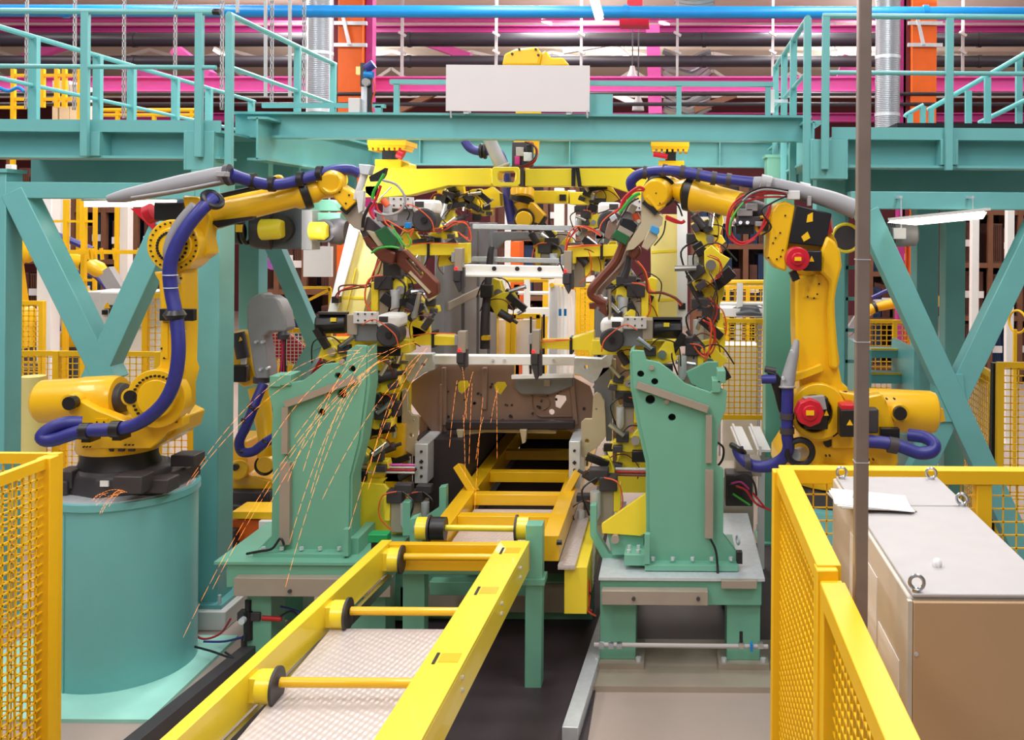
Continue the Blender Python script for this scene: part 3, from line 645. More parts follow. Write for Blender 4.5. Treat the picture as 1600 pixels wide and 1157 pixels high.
# hanging luminaires below the catwalks
t = T('tube_light', 'lit batten lamp behind the grey dress sleeve of the drum robot', 'lamp', P(210, 316, 7.9))
MB().bar(P(140, 318, 8.0), P(268, 317, 7.7), .1, .06).build('diffuser', 'lamp', t); MB().bar(P(138, 312, 8.0), P(270, 310, 7.7), .13, .03).build('housing', 'white', t)
t = T('tube_light', 'bright lit batten lamp hanging under the right catwalk', 'lamp', P(1460, 338, 7.45))
MB().ppoly([(1390, 348), (1398, 342), (1534, 329), (1542, 332), (1536, 342), (1432, 352)], 7.42, .07).build('diffuser', 'lamp', t); MB().bar(P(1390, 343, 7.47), P(1544, 327, 7.47), .12, .02).build('housing', 'lightgrey', t)
for px in (1408, 1520): MB().cyl(P(px, 335, 7.46), P(px, 308, 7.46), .004, n=6).build('suspension', 'galv', t); MB().bar(P(px, 308, 7.45), P(px, 308, 7.45)+V(0, .16, 0), .02, .02).build('bracket', 'galv', t)
t = T('motor', 'grey electric motor with terminal box hanging right of the pole', 'motor', P(1405, 366, 7.9))
MB().rev(P(1374, 366, 7.9), P(1433, 366, 7.9), [(0, .08), (.05, .105), (.65, .105), (.7, .1), (.94, .1), (1, .07)]).build('body', 'grey', t)
MB().pbox(1396, 356, 1416, 374, 7.72, .1).build('terminal_box', 'lightgrey', t, .005)
for k in range(7): MB().cyl(P(1376+k*3, 366, 7.9), P(1377+k*3, 366, 7.9), .112).build('cooling_fin', 'darkgrey', t)
MB().cyl(P(1408, 356, 7.76), P(1408, 326, 7.76), .006, n=6).build('cable', 'white', t)
MB().ring(P(1366, 343, 7.8), (0, 1, 0), .018, .004).build('eyebolt', 'galv', t); MB().pbox(1366, 350, 1376, 384, 7.85, .1).build('flange', 'darkgrey', t)
t = T('cable_reel', 'yellow rimmed dark wheel half hidden by the thin pole', 'wheel', P(1325, 370, 8.0))
p = P(1322, 372, 8.0); MB().ring(p, (0, 1, 0), .115, .014).build('rim', 'lemon', t); MB().bar(p+V(0, .05, 0), V(P(1310, 372, 8.45).x, 8.45, p.z), .05, .05).build('bracket', 'iron', t); MB().cyl(p, p+V(0, .06, 0), .11).build('disc', 'darkgrey', t)

# scaffold and boxes above the left catwalk, far behind
t = T('scaffold', 'yellow scaffold frame far behind the left catwalk railings', 'scaffold', P(75, 190, 15.5))
for px in (22, 68, 90, 102, 126): a = P(px, 0, 15.5); MB().bar((a.x, 15.5, 0 if px in (22, 126) else P(px, 168, 15.5).z), V(a.x, 15.5, P(px, 108, 15.5).z), .06, .06).build('upright', 'fence', t)
for py, a, c in ((118, 18, 130), (155, 25, 125), (168, 0, 40)): MB().bar(P(a, py, 15.5), P(c, py, 15.5), .05, .05).build('cross_bar', 'fence', t)
p, q = P(15, 188, 15.4), P(132, 188, 15.4); MB().box(p.x, q.x, 15.4, 16.5, p.z-.06, p.z).build('platform', 'fence', t)
zs = p.z
for k, (a, c, y0) in enumerate(((82, 90, 126), (93, 108, 126), (109, 122, 132))):
    p, q = P(a, y0, 16), P(c, 186, 16); single(MB().box(p.x, q.x, 16, 16.4, zs, p.z), 'machine_cover', 'lightgrey', ('first', 'second', 'third')[k]+' tall pale cover behind the yellow scaffold', 'cover')
t = T('guard_rail', 'yellow orange railing far behind the left catwalk', 'railing', P(220, 186, 15))
for py in (172, 180): MB().cyl(P(146, py, 15), P(312, py, 15), .03, n=8).build('rail', 'yellow', t)
for px in (150, 184, 241, 300): a = P(px, 172, 15); MB().bar((a.x, 15, 0), a, .05, .05).build('post', 'yellow', t)
b = MB(); b.ptube([(-8, 134), (12, 142), (28, 137), (38, 143)], 3, 13); single(b, 'cable', 'blue', 'blue cable behind the railing at the far upper left', 'cable')
t = T('push_button_box', 'small grey push button box with a red button left of the right catwalk railing', 'box', P(1203, 175, 8.9))
MB().pbox(1198, 140, 1210, 176, 8.9, .06).build('housing', 'lightgrey', t, .004); MB().disc(1202, 144, 8.88, 2, .03, 10).build('button', 'red', t); a = P(1204, 158, 8.95); MB().bar(a, V(1.07, 8.95, a.z), .03, .03).build('bracket', 'galv', t)
for y in (152, 157, 162): MB().disc(1202, y, 8.88, 1.5, .03, 8).build('button', 'hose', t)
t = T('hoop_frame', 'yellow hoop on a stand beyond the right X brace', 'frame', P(1586, 520, 12)); MB().ring(P(1590, 503, 12), (1, .5, 0), .14, .015).build('hoop', 'fence', t); a = P(1586, 515, 12); MB().bar((a.x, 12, 0), a, .04, .04).build('stand', 'fence', t)
# ---------------- left robot on its drum ----------------
def bolts(px, py, Y, rad, n, r, a0=0, a1=360, m='black'):
    b = MB()
    for k in range(n):
        g = R(a0+(a1-a0)*k/max(1, n-(0 if a1-a0 == 360 else 1))); b.disc(px+rad*math.cos(g), py+rad*math.sin(g), Y, r, .012, 8)
    return b
DX, DY, DR = P(193, 800, 6.9).x, 6.9, .485
t = T('robot_pedestal', 'big round teal drum pedestal carrying the left yellow robot', 'pedestal', (DX, DY, 0))
MB().rev((DX, DY, 0), (DX, DY, 1.29), [(0, DR+.03), (.012, DR+.03), (.02, DR), (.955, DR), (.965, DR+.015), (1, DR+.015)], 56).build('drum', 'teal', t)
MB().cyl((DX, DY, 1.285), (DX, DY, 1.298), DR-.02, n=56).build('top_plate', 'galv', t)
MB().bar((DX-.13, DY-DR*.965, .02), (DX-.13, DY-DR*.965, 1.22), .008, .012).build('weld_seam', 'teal', t)
single(MB().box(-4.9, -3.3, 6.1, 7.35, 0, .025), 'floor_plate', 'paleteal', 'pale teal steel plate on the floor around the round drum', 'plate')
rb = T('industrial_robot', 'yellow six axis robot standing on the round teal drum', 'robot', (DX, DY, 1.298))
b = MB(); b.rev((DX, DY, 1.298), (DX, DY, 1.45), [(0, .36), (.8, .34), (1, .3)], 8)
b.box(DX-.4, DX-.22, DY-.3, DY+.3, 1.3, 1.4); b.box(DX+.2, DX+.42, DY-.28, DY+.28, 1.3, 1.4)
base = b.build('base', 'iron', rb, .012)
for px0, py0, px1, py1, Y in ((176, 745, 221, 773, 6.42), (266, 712, 304, 730, 6.9), (86, 737, 112, 765, 6.62), (228, 750, 262, 772, 6.55)):
    p, q = P(px0, py0, Y), P(px1, py1, Y); MB().box(p.x, q.x, Y, Y+.16, max(1.3, q.z), p.z).build('mounting_block', 'iron', base, .008)
MB().pbox(156, 752, 169, 761, 6.53, .01).build('type_plate', 'paper', base)
MB().rev((DX-.03, DY, 1.45), (DX-.03, DY, 1.56), [(0, .27), (.5, .25), (1, .25)], 32).build('swivel_ring', 'black', rb)
b = MB(); b.rev((DX-.03, DY, 1.56), (DX-.03, DY, 1.66), [(0, .27), (.25, .28), (1, .27)], 36); b.build('swivel_flange', 'yellow', rb)
Yr = 6.62
b = MB()
b.ppoly([(106, 645), (117, 622), (150, 640), (200, 660), (262, 640), (286, 652), (285, 668), (262, 676), (248, 692), (236, 702), (126, 702), (118, 664)], Yr, .1)
b.ppoly([(130, 640), (180, 655), (262, 645), (282, 655), (275, 680), (240, 702), (126, 702)], Yr+.1, .36)
b.ppoly([(106, 645), (117, 622), (150, 640), (200, 660), (262, 640), (270, 690), (126, 702), (118, 664)], Yr+.46, .08)
tu = b.build('turret', 'yellow', rb, .01)
for k in range(4): MB().pbox(152+k*16, 699, 161+k*16, 706, Yr-.005+.02, .02).build('casting_pocket', 'iron', tu)
MB().pbox(148, 655, 168, 662, Yr-.008, .01).build('type_plate', 'yellow', tu)
for x, y in ((151, 660), (162, 660), (130, 699), (135, 699), (140, 699), (195, 696), (201, 696), (207, 696)): MB().disc(x, y, Yr-.012, 1.3, .016, 8).build('bolt', 'black', tu)
bl = MB(); bl.rev(P(61, 628, 6.85), P(188, 622, 6.85), [(0, .10), (.02, .135), (.06, .153), (.55, .155), (.56, .162), (.93, .162), (1, .15)], 40)
bl = bl.build('balancer_cylinder', 'yellow', rb, sharp=30)
MB().rev(P(186, 622, 6.85), P(203, 621, 6.85), [(0, .11), (.6, .1), (1, .05)]).build('rod_seal', 'iron', bl)
for x, y in ((107, 631), (203, 621)):
    b = MB(); b.disc(x, y, Yr-.07, 10.5, .06, 24); b.build('pivot_cap', 'black', rb)
    b = MB(); b.disc(x, y, Yr-.03, 14, .1, 24); b.build('pivot_boss', 'yellow', rb)
# lower arm
b = MB()
b.ppoly([(247, 440), (238, 425), (262, 424), (286, 416), (287, 500), (285, 570), (289, 582), (283, 606), (283, 640), (270, 660), (250, 672), (214, 664), (196, 640), (200, 610), (222, 592), (248, 572), (250, 500)], 6.62, .22)
la = b.build('lower_arm', 'yellow', rb, .018)
b = MB(); b.disc(243, 624, 6.56, 46, .1, 40); b.disc(243, 624, 6.54, 30, .03, 36); b.build('shoulder_joint', 'yellow', la, .006)
bolts(243, 624, 6.545, 36, 22, 2.0, 110, 330).build('bolt_circle', 'black', la)
for x, y in ((256, 445), (282, 435), (252, 545), (281, 545), (256, 560), (278, 470), (280, 518), (279, 590), (280, 615), (230, 664), (275, 660)): MB().disc(x, y, 6.61, 1.6, .02, 8).build('bolt', 'black', la)
MB().pbox(249, 483, 302, 502, 6.58, .05).build('hose_bracket', 'black', la, .003)
MB().ppoly([(254, 505), (262, 505), (262, 560), (254, 560)], 6.612, .02).build('stiffening_rib', 'yellow', la); MB().ppoly([(275, 505), (282, 505), (282, 560), (275, 560)], 6.612, .02).build('stiffening_rib', 'yellow', la)
# elbow
b = MB(); b.disc(270, 384, 6.58, 41, .22, 48); b.disc(270, 384, 6.555, 29, .03, 40); el = b.build('elbow_joint', 'yellow', rb, .008)
bolts(270, 384, 6.57, 36, 26, 1.5).build('bolt_circle', 'black', el)
bolts(268, 386, 6.55, 23, 16, 2.3, 100, 260).build('bolt_circle', 'black', el); bolts(268, 386, 6.55, 23, 6, 2.3, -30, 60).build('bolt_circle', 'black', el)
b = MB(); b.ppoly([(284, 306), (310, 308), (326, 338), (322, 372), (327, 396), (304, 412), (286, 404), (292, 350)], 6.68, .16); b.build('arm_casting', 'yellow', rb, .015)
b = MB(); b.pbox(240, 316, 288, 345, 6.7, .2); mo = b.build('axis_motor', 'black', rb, .01)
MB().rev(P(241, 332, 6.8), P(228, 338, 6.8), [(0, .07), (.8, .07), (1, .05)]).build('motor_cap', 'red', mo)
b = MB(); b.ppoly([(204, 326), (238, 326), (242, 356), (238, 358)], 7.58, .02); single(b, 'warning_panel', 'red', 'crimson triangular panel behind the left robot elbow motor', 'panel')
# forearm
f0, f1 = P(296, 342, 6.78), P(470, 303, 7.15)
MB().rev(f0, f1, [(0, .1), (.1, .125), (.25, .115), (.6, .098), (.92, .092), (.96, .11), (1, .11)], 36).build('forearm', 'yellow', rb)
MB().rev(f1, P(483, 299, 7.17), [(0, .118), (.1, .128), (.9, .128), (1, .115)], 32).build('wrist_seal', 'black', rb)
b = MB(); b.rev(P(480, 300, 7.17), P(522, 291, 7.25), [(0, .095), (.3, .095), (.5, .075), (1, .085)], 28); b.build('wrist_tube', 'yellow', rb)
b = MB(); b.rev(P(516, 288, 7.12), P(524, 279, 7.36), [(0, .085), (.15, .1), (.8, .1), (1, .08)], 28); b.ppoly([(514, 285), (530, 288), (552, 302), (560, 312), (540, 330), (520, 308)], 7.14, .2)
wr = b.build('wrist', 'yellow', rb, .012)
MB().ring(P(518, 286, 7.13), (0, 1, 0), .07, .016).build('wrist_rim', 'yellow', wr)
for x, y in ((530, 300), (540, 318), (545, 305)): MB().disc(x, y, 7.13, 1.4, .02, 8).build('bolt', 'black', wr)
MB().bar(P(541, 331, 7.24), P(560, 311, 7.24), .06, .17, up=(0, 1, 0)).build('flange_seal', 'black', rb)
for py, ph in ((308, 314), (302, 306)):
    pass
MB().ptube([(336, 308, 6.7), (380, 298, 6.8), (410, 292, 6.85)], 4).build('cable_guide', 'black', rb)
MB().ppoly([(328, 346), (395, 338), (395, 342), (340, 356)], 6.75, .06).build('under_bracket', 'black', rb)
# hoses of the left robot
hz = MB(); hz.ptube([(128, 661, 6.5), (100, 662, 6.45), (76, 672, 6.42), (66, 684, 6.4), (82, 688, 6.4), (130, 674, 6.42), (182, 671, 6.44), (220, 660, 6.44), (254, 632, 6.42), (272, 596, 6.42), (279, 550, 6.42), (276, 500, 6.44), (268, 458, 6.46), (265, 425, 6.46), (271, 395, 6.46), (290, 358, 6.48), (316, 326, 6.52), (334, 310, 6.6)], 10.5, n=12)
dp = T('hose_pack', 'dark blue corrugated hose running up the left robot arm', 'hose', P(180, 672, 6.44))
hz.build('hose', 'hose', dp)
for x, y, dx, dy in ((134, 674, .05, 0), (182, 671, .05, 0)):
    p = P(x, y, 6.43); MB().cyl(p-V(.03, 0, 0), p+V(.03, 0, 0), .056).build('clamp', 'black', dp)
    MB().pbox(x-7, y+6, x+7, y+18, 6.46, .12).build('clamp_foot', 'black', dp)
p = P(273, 492, 6.44); MB().rev(p-V(0, 0, .03), p+V(0, 0, .03), [(0, .055), (.5, .075), (1, .055)]).build('clamp', 'black', dp)
p = P(332, 312, 6.58); MB().ring(p, (.75, -.5, .7), .062, .022).build('collar', 'black', dp)
for py in (430, 450, 518): MB().ring(P(266 if py < 500 else 278, py, 6.45), (0, 0, 1), .047, .003).build('cable_tie', 'galv', dp)
sl = T('hose_sleeve', 'wrinkled grey fabric sleeve beside the blue hose at the left elbow', 'sleeve', P(280, 360, 6.53))
MB().ptube([(305, 322, 6.53), (286, 345, 6.53), (272, 368, 6.53), (264, 392, 6.53), (266, 412, 6.54), (277, 445, 6.55)], [9, 10, 10, 9, 7, 5], n=12, sub=6).build('fabric', 'sleeve', sl)
sl = T('hose_sleeve', 'grey hinged dress pack cover reaching out to the left over the elbow', 'sleeve', P(260, 300, 6.6))
MB().ptube([(167, 311, 6.5), (185, 308, 6.52), (205, 304, 6.54), (280, 288, 6.6), (340, 276, 6.65), (358, 273, 6.67)], [5, 9, 11, 14, 15, 13], n=14).build('shell', 'sleeve', sl)
MB().ptube([(205, 309, 6.5), (280, 297, 6.55), (345, 284, 6.6)], 2.2).build('edge_rib', 'grey', sl)
for x, y in ((268, 284), (337, 268)): MB().pbox(x, y, x+14, y+8, 6.56, .08).build('buckle', 'grey', sl, .004)
p = P(357, 273, 6.67); MB().cyl(P(354, 274, 6.67), P(361, 273, 6.67), .075).build('collar', 'darkgrey', sl)
dp = T('hose_pack', 'blue hose crossing over the left forearm towards the wrist', 'hose', P(450, 285, 6.9))
MB().ptube([(360, 273, 6.68), (395, 284, 6.8), (425, 289, 6.9), (455, 285, 7.0), (490, 275, 7.1), (525, 266, 7.2), (548, 266, 7.28), (562, 272, 7.3)], [10, 9, 9, 9, 9, 9, 9, 8], n=12).build('hose', 'hose', dp)
for x, y in ((395, 284), (425, 289), (470, 281), (500, 272)):
    p = P(x, y, 6.8+(x-395)*.003); MB().cyl(p-V(.02, 0, -.005), p+V(.02, 0, 0.005), .055).build('clamp', 'black', dp)
b = MB(); b.ptube([(405, 288, 7.0), (420, 282, 7.0), (436, 276, 7.0), (443, 282, 7.0), (438, 289, 7.0)], [3, 3, 3, 2, 1.5]); single(b, 'lifting_hook', 'yellow', 'small yellow hook above the left forearm', 'hook')
# ---------------- right robot ----------------
Yq = 6.75
RX = P(1312, 720, 6.9).x
t = T('robot_pedestal', 'teal drum pedestal under the right robot behind the mesh fence', 'pedestal', (RX, 6.9, 0))
MB().rev((RX, 6.9, 0), (RX, 6.9, 1.25), [(0, .5), (.02, .5), (.03, .47), (1, .47)], 40).build('drum', 'teal', t)
rb = T('industrial_robot', 'yellow six axis robot with red motor caps behind the thin pole', 'robot', (RX, 6.9, 1.25))
b = MB(); b.rev((RX, 6.9, 1.25), (RX, 6.9, 1.38), [(0, .4), (.8, .38), (1, .34)], 8); b.build('base', 'iron', rb, .01)
b = MB(); b.rev((RX, 6.9, 1.38), (RX, 6.9, 1.55), [(0, .36), (.3, .37), (1, .33)], 36); b.build('swivel_flange', 'yellow', rb)
b = MB(); b.ppoly([(1232, 690), (1290, 662), (1330, 688), (1400, 690), (1404, 722), (1400, 735), (1215, 738), (1216, 715)], 6.66, .46); b.ppoly([(1298, 608), (1355, 620), (1378, 616), (1392, 640), (1400, 668), (1366, 702), (1300, 702)], 6.62, .12); b.ppoly([(1298, 612), (1355, 620), (1400, 668), (1366, 702), (1300, 702)], 6.98, .1)
tu = b.build('turret', 'yellow', rb, .012)
for x, y in ((1386, 624), (1398, 624), (1360, 640), (1291, 713), (1297, 713), (1358, 719), (1365, 719)): MB().disc(x, y, 6.6, 1.5, .03, 8).build('bolt', 'black', tu)
MB().disc(1294, 693, 6.63, 6.5, .04).build('casting_hole', 'black', tu)
MB().disc(1407, 647, 6.56, 10.5, .08).build('pivot_cap', 'black', rb); MB().disc(1407, 647, 6.6, 14, .1).build('pivot_boss', 'yellow', rb)
bl = MB(); bl.rev(P(1335, 640, 6.85), P(1465, 645, 6.85), [(0, .15), (.2, .155), (.9, .152), (.96, .14), (.99, .11), (1, .05)], 40)
bl = bl.build('balancer_cylinder', 'yellow', rb)
MB().bar(P(1462, 650, 6.85), P(1474, 648, 6.85), .05, .09).build('end_bracket', 'yellow', bl)
b = MB(); b.ppoly([(1243, 440), (1246, 432), (1306, 425), (1305, 470), (1306, 530), (1310, 568), (1316, 600), (1326, 606), (1326, 650), (1298, 682), (1262, 684), (1240, 668), (1240, 636), (1250, 604), (1246, 580), (1243, 520)], 6.64, .3)
la = b.build('lower_arm', 'yellow', rb, .018)
b = MB(); b.ppoly([(1292, 368), (1305, 378), (1314, 396), (1316, 416), (1308, 448), (1304, 475), (1309, 540), (1313, 568), (1308, 580), (1296, 575), (1293, 480), (1296, 440), (1282, 425), (1284, 390)], 6.58, .4); b.build('side_web', 'yellow', la, .02)
MB().disc(1281, 645, 6.62, 46, .36, 44).build('shoulder_housing', 'yellow', la, .01)
b = MB(); b.ppoly(circ(1279, 644, 44, 40), 6.54, .09, [circ(1272, 647, 29, 30)]); b.build('shoulder_ring', 'yellow', la, .008); MB().disc(1272, 647, 6.61, 29, .02, 30).build('motor_recess', 'dark', la)
for x, y in ((1277, 460), (1262, 464), (1272, 466), (1280, 444)): MB().disc(x, y, 6.63, 1.5, .03, 8).build('bolt', 'black', la)
MB().ppoly([(1258, 446), (1262, 446), (1262, 456), (1278, 458), (1278, 466), (1256, 465)], 6.632, .02).build('cast_lug', 'yellow', la)
MB().ppoly([(1304, 612), (1324, 612), (1310, 632), (1304, 640)], 6.625, .02).build('casting_pocket', 'dark', la)
MB().bar(P(1236, 592, 6.6), P(1284, 574, 6.6), .07, .05).build('hose_bracket', 'yellow', la, .004)
# motors with red caps
def motor(nm, par, px0, py0, px1, py1, Y, d, cx, cy, r, n=8):
    m = MB().pbox(px0, py0, px1, py1, Y, d).build('axis_motor', 'black', par, .008)
    b = MB(); b.disc(cx, cy, Y-.09, r, .1, n, r2=r*1.05); b.disc(cx, cy, Y-.11, r*.55, .03, 20); b.build('motor_cap', 'red', m, .006)
    MB().pbox(cx-r*.28, cy-r*.16, cx+r*.28, cy+r*.16, Y-.125, .02).build('label_plate', 'fence', m)
    MB().ppoly([(cx+r*1.15, cy-5), (cx+r*1.15+4, cy+4), (cx+r*1.15-4, cy+4)], Y-.004, .006).build('warning_sign', 'fence', m)
    return m
m1 = motor('m', rb, 1258, 622, 1294, 672, 6.46, .16, 1266, 646, 22)
MB().ppoly([(1255, 622), (1288, 619), (1292, 640), (1280, 642)], 6.42, .06).build('fin_housing', 'grey', m1, .003)
m2 = MB().pbox(1313, 640, 1343, 684, 6.42, .2).build('axis_motor', 'black', rb, .01); MB().pbox(1314, 633, 1338, 641, 6.42, .18).build('motor_cap', 'red', m2, .006); MB().ppoly([(1328, 656), (1333, 665), (1323, 665)], 6.415, .006).build('warning_sign', 'fence', m2)
MB().pbox(1356, 640, 1373, 678, 6.5, .1).build('connector_block', 'iron', rb, .01)
MB().pbox(1376, 670, 1406, 686, 6.54, .06).build('hose_bracket', 'black', rb, .004)
# elbow
b = MB(); b.ppoly([(1205, 332), (1214, 318), (1228, 314), (1243, 322), (1238, 350), (1230, 392), (1229, 425), (1214, 420), (1200, 404), (1203, 370)], 6.6, .34); el = b.build('elbow_casting', 'yellow', rb, .015)
for x, y in ((1227, 337), (1219, 364), (1212, 372), (1208, 380), (1223, 391), (1201, 403), (1214, 405), (1220, 401)): MB().disc(x, y, 6.59, 1.4, .03, 8).build('bolt', 'black', el)
MB().disc(1268, 392, 6.7, 42, .3, 40).build('elbow_joint', 'yellow', rb, .01)
m3 = MB().ppoly([(1243, 320), (1300, 334), (1290, 386), (1232, 380)], 6.6, .2).build('axis_motor', 'black', rb, .008)
MB().pcyl((1283, 352, 6.7), (1300, 350, 6.68), 20, 14, n=10).build('motor_cap', 'red', m3)
for pts in ([(1262, 336), (1270, 332), (1270, 346), (1260, 348)], [(1252, 370), (1262, 362), (1266, 372), (1256, 378)]): MB().ppoly(pts, 6.595, .006).build('warning_sign', 'fence', m3)
m4 = motor('m', rb, 1256, 392, 1284, 424, 6.46, .16, 1247, 405, 18.5, 24)
MB().bar(P(1238, 424, 6.45), P(1244, 438, 6.45), .05, .06).build('cable_gland', 'black', m4)
# forearm to the left
MB().rev(P(1158, 322, 6.85), P(1085, 303, 7.1), [(0, .1), (.15, .1), (.5, .1), (.75, .112), (.95, .135), (1, .125)], 36).build('forearm', 'yellow', rb)
MB().rev(P(1210, 345, 6.8), P(1150, 322, 6.87), [(0, .1), (1, .085)], 24).build('forearm_root', 'iron', rb)
MB().rev(P(1086, 303, 7.1), P(1073, 300, 7.12), [(0, .13), (.1, .14), (.9, .14), (1, .12)], 32).build('wrist_seal', 'black', rb)
MB().rev(P(1073, 300, 7.12), P(1045, 295, 7.2), [(0, .1), (.5, .075), (1, .085)], 28).build('wrist_tube', 'yellow', rb)
b = MB(); b.rev(P(1024, 302, 7.04), P(1040, 296, 7.36), [(0, .1), (.3, .112), (1, .112)], 32); b.ppoly([(1008, 308), (1024, 290), (1046, 300), (1040, 322), (1028, 331)], 7.05, .2); b.ppoly([(1036, 280), (1052, 276), (1066, 284), (1062, 292), (1040, 290)], 7.15, .12); wr = b.build('wrist', 'yellow', rb, .012)
MB().ring(P(1031, 299, 7.12), (-.1, 1, .1), .108, .018).build('wrist_seal', 'black', wr)
for x, y in ((1025, 302), (1032, 290), (1039, 300), (1031, 318)): MB().disc(x, y, 7.035, 1.2, .02, 8).build('bolt', 'black', wr)
MB().bar(P(1007, 314, 7.16), P(1027, 333, 7.16), .05, .18, up=(0, 1, 0)).build('flange_seal', 'black', rb)
# hoses, right robot
dp = T('hose_pack', 'blue hose with black collars arching over the right forearm', 'hose', P(1080, 272, 6.9))
MB().ptube([(988, 296, 7.25), (986, 284, 7.22), (998, 273, 7.2), (1020, 268, 7.15), (1050, 267, 7.05), (1085, 272, 6.95), (1120, 279, 6.85), (1182, 286, 6.75)], [8, 8.5, 8.5, 8.5, 8.5, 8.5, 8.5, 8.5], n=12).build('hose', 'hose', dp)
for x, y, Y in ((1008, 270, 7.18), (1038, 267, 7.1), (1066, 269, 7.0), (1092, 274, 6.93), (1115, 279, 6.86), (1138, 282, 6.82)):
    p = P(x, y, Y); MB().cyl(p-V(.018, 0, -.004), p+V(.018, 0, -.002), .05).build('collar', 'darkgrey', dp)
sl = T('hose_sleeve', 'grey tubular dress pack cover running from the hose to the thin pole', 'sleeve', P(1260, 300, 6.7))
MB().ptube([(1178, 286, 6.75), (1205, 289, 6.72), (1250, 299, 6.68), (1300, 313, 6.63), (1338, 328, 6.58)], [10, 12, 12, 14, 15], n=16).build('shell', 'sleeve', sl)
for x, y, r in ((1255, 300, .066), (1196, 287, .06)): p = P(x, y, 6.7); MB().cyl(p-V(.035, 0, -.008), p+V(.035, 0, -.008), r).build('collar', 'grey', sl)
for x, y in ((1198, 284), (1262, 306)): MB().pbox(x, y, x+6, y+16, 6.6, .05).build('buckle', 'grey', sl, .004)
MB().pbox(1230, 298, 1250, 312, 6.58, .08).build('clip', 'lightgrey', sl, .005)
cb = T('cable_loop', 'bundle of red cables looping round the valve block on the right forearm', 'cable', P(1175, 340, 6.6))
for k, (m, pts, r) in enumerate((('cable_red', [(1232, 304), (1195, 303), (1160, 312), (1143, 330), (1138, 355), (1144, 374), (1162, 380), (1184, 366), (1196, 340), (1205, 318)], 1.8), ('cable_red', [(1230, 308), (1190, 309), (1160, 319), (1146, 338), (1142, 362), (1155, 378), (1176, 374), (1196, 350), (1204, 325)], 1.6),
                     ('cable_red', [(1228, 301), (1185, 300), (1158, 308), (1141, 326), (1135, 352), (1140, 372), (1158, 383), (1180, 374)], 1.5), ('cable_green', [(1162, 316), (1148, 334), (1141, 350), (1140, 368)], 1.8), ('black', [(1232, 298), (1195, 293), (1170, 301), (1160, 312)], 1.6), ('grey', [(1232, 301), (1198, 296), (1175, 302), (1160, 314)], 1.4), ('black', [(1230, 306), (1205, 318), (1190, 330), (1205, 355), (1190, 368)], 1.5))):
    MB().ptube(pts, r, 6.6-k*.006, n=6).build('cable', m, cb)
vb = T('valve_block', 'dark valve block with grey fittings on the right forearm', 'valve', P(1175, 345, 6.7))
MB().pbox(1152, 338, 1188, 352, 6.66, .14).build('body', 'darkgrey', vb, .006); MB().pbox(1150, 352, 1178, 366, 6.68, .12).build('manifold', 'black', vb, .006)
for x, y, a, c in ((1153, 326, 1176, 338), (1166, 318, 1184, 330), (1180, 346, 1192, 354)): MB().pbox(x, y, a, c, 6.64, .08).build('fitting', 'grey', vb, .005)
for x in (1146, 1157, 1168): MB().pcyl((x, 348, 6.62), (x+3, 352, 6.7), 3, n=10).build('nipple', 'steel', vb)
MB().ring(P(1194, 352, 6.7), (0, 1, 0.2), .06, .012).build('lug_ring', 'yellow', vb)
dp = T('hose_pack', 'blue hose hanging down beside the right robot shoulder', 'hose', P(1230, 640, 6.5))
MB().ptube([(1231, 604, 6.5), (1230, 640, 6.5), (1230, 680, 6.5), (1232, 700, 6.52), (1224, 716, 6.56), (1204, 728, 6.6), (1176, 728, 6.65), (1158, 714, 6.7), (1152, 700, 6.72)], 9.5, n=12).build('hose', 'hose', dp)
for x, y in ((1230, 650), (1230, 673)): p = P(x, y, 6.5); MB().cyl(p-V(0, 0, .02), p+V(0, 0, .02), .05).build('collar', 'darkgrey', dp)
for x, y in ((1200, 728), (1168, 723)): p = P(x, y, 6.63); MB().cyl(p-V(.02, 0, 0), p+V(.02, 0, .006), .05).build('collar', 'darkgrey', dp)
MB().ring(P(1153, 702, 6.72), (.5, .2, .8), .05, .02).build('end_collar', 'black', dp)
MB().ppoly([(1198, 580), (1216, 585), (1226, 600), (1224, 660), (1216, 640), (1210, 615)], 6.56, .05).build('hose_carrier', 'black', dp, .005)
MB().pcyl((1190, 593, 6.55), (1212, 593, 6.55), 7).build('stub', 'hose', dp); MB().pcyl((1195, 577, 6.6), (1212, 580, 6.6), 5).build('stub', 'darkgrey', dp)
sl = T('hose_sleeve', 'grey bolted tube cover beside the right lower arm', 'sleeve', P(1235, 570, 6.52))
MB().ptube([(1245, 532, 6.58), (1240, 555, 6.55), (1232, 590, 6.52), (1230, 606, 6.5)], [4, 8, 11, 11], n=14).build('shell', 'sleeve', sl)
for x, y in ((1238, 550), (1224, 592)): MB().disc(x, y, 6.44, 2.6, .04, 10).build('screw', 'galv', sl)
MB().ring(P(1230, 605, 6.5), (0, .1, 1), .05, .008).build('end_ring', 'grey', sl)
dp = T('hose_pack', 'dark blue hose bending round under the right balancer cylinder', 'hose', P(1420, 700, 6.5))
MB().ptube([(1352, 690, 6.48), (1380, 692, 6.46), (1408, 698, 6.44), (1435, 708, 6.42), (1456, 706, 6.42), (1460, 695, 6.46), (1445, 684, 6.54), (1420, 680, 6.6)], 10, n=12).build('hose', 'hose', dp)
p = P(1395, 695, 6.45); MB().cyl(p-V(.03, 0, 0), p+V(.03, 0, -.01), .055).build('clamp', 'darkgrey', dp)
MB().ring(P(1250, 707, 6.5), (0, 1, 0.1), .085, .022).build('support_ring', 'black', dp)
tag(MB().pcyl((1242, 712, 6.56), (1256, 706, 6.7), 10, n=24).build('pulley', 'galv'), 'round grey disc inside the black ring at the right robot shoulder', 'disc')
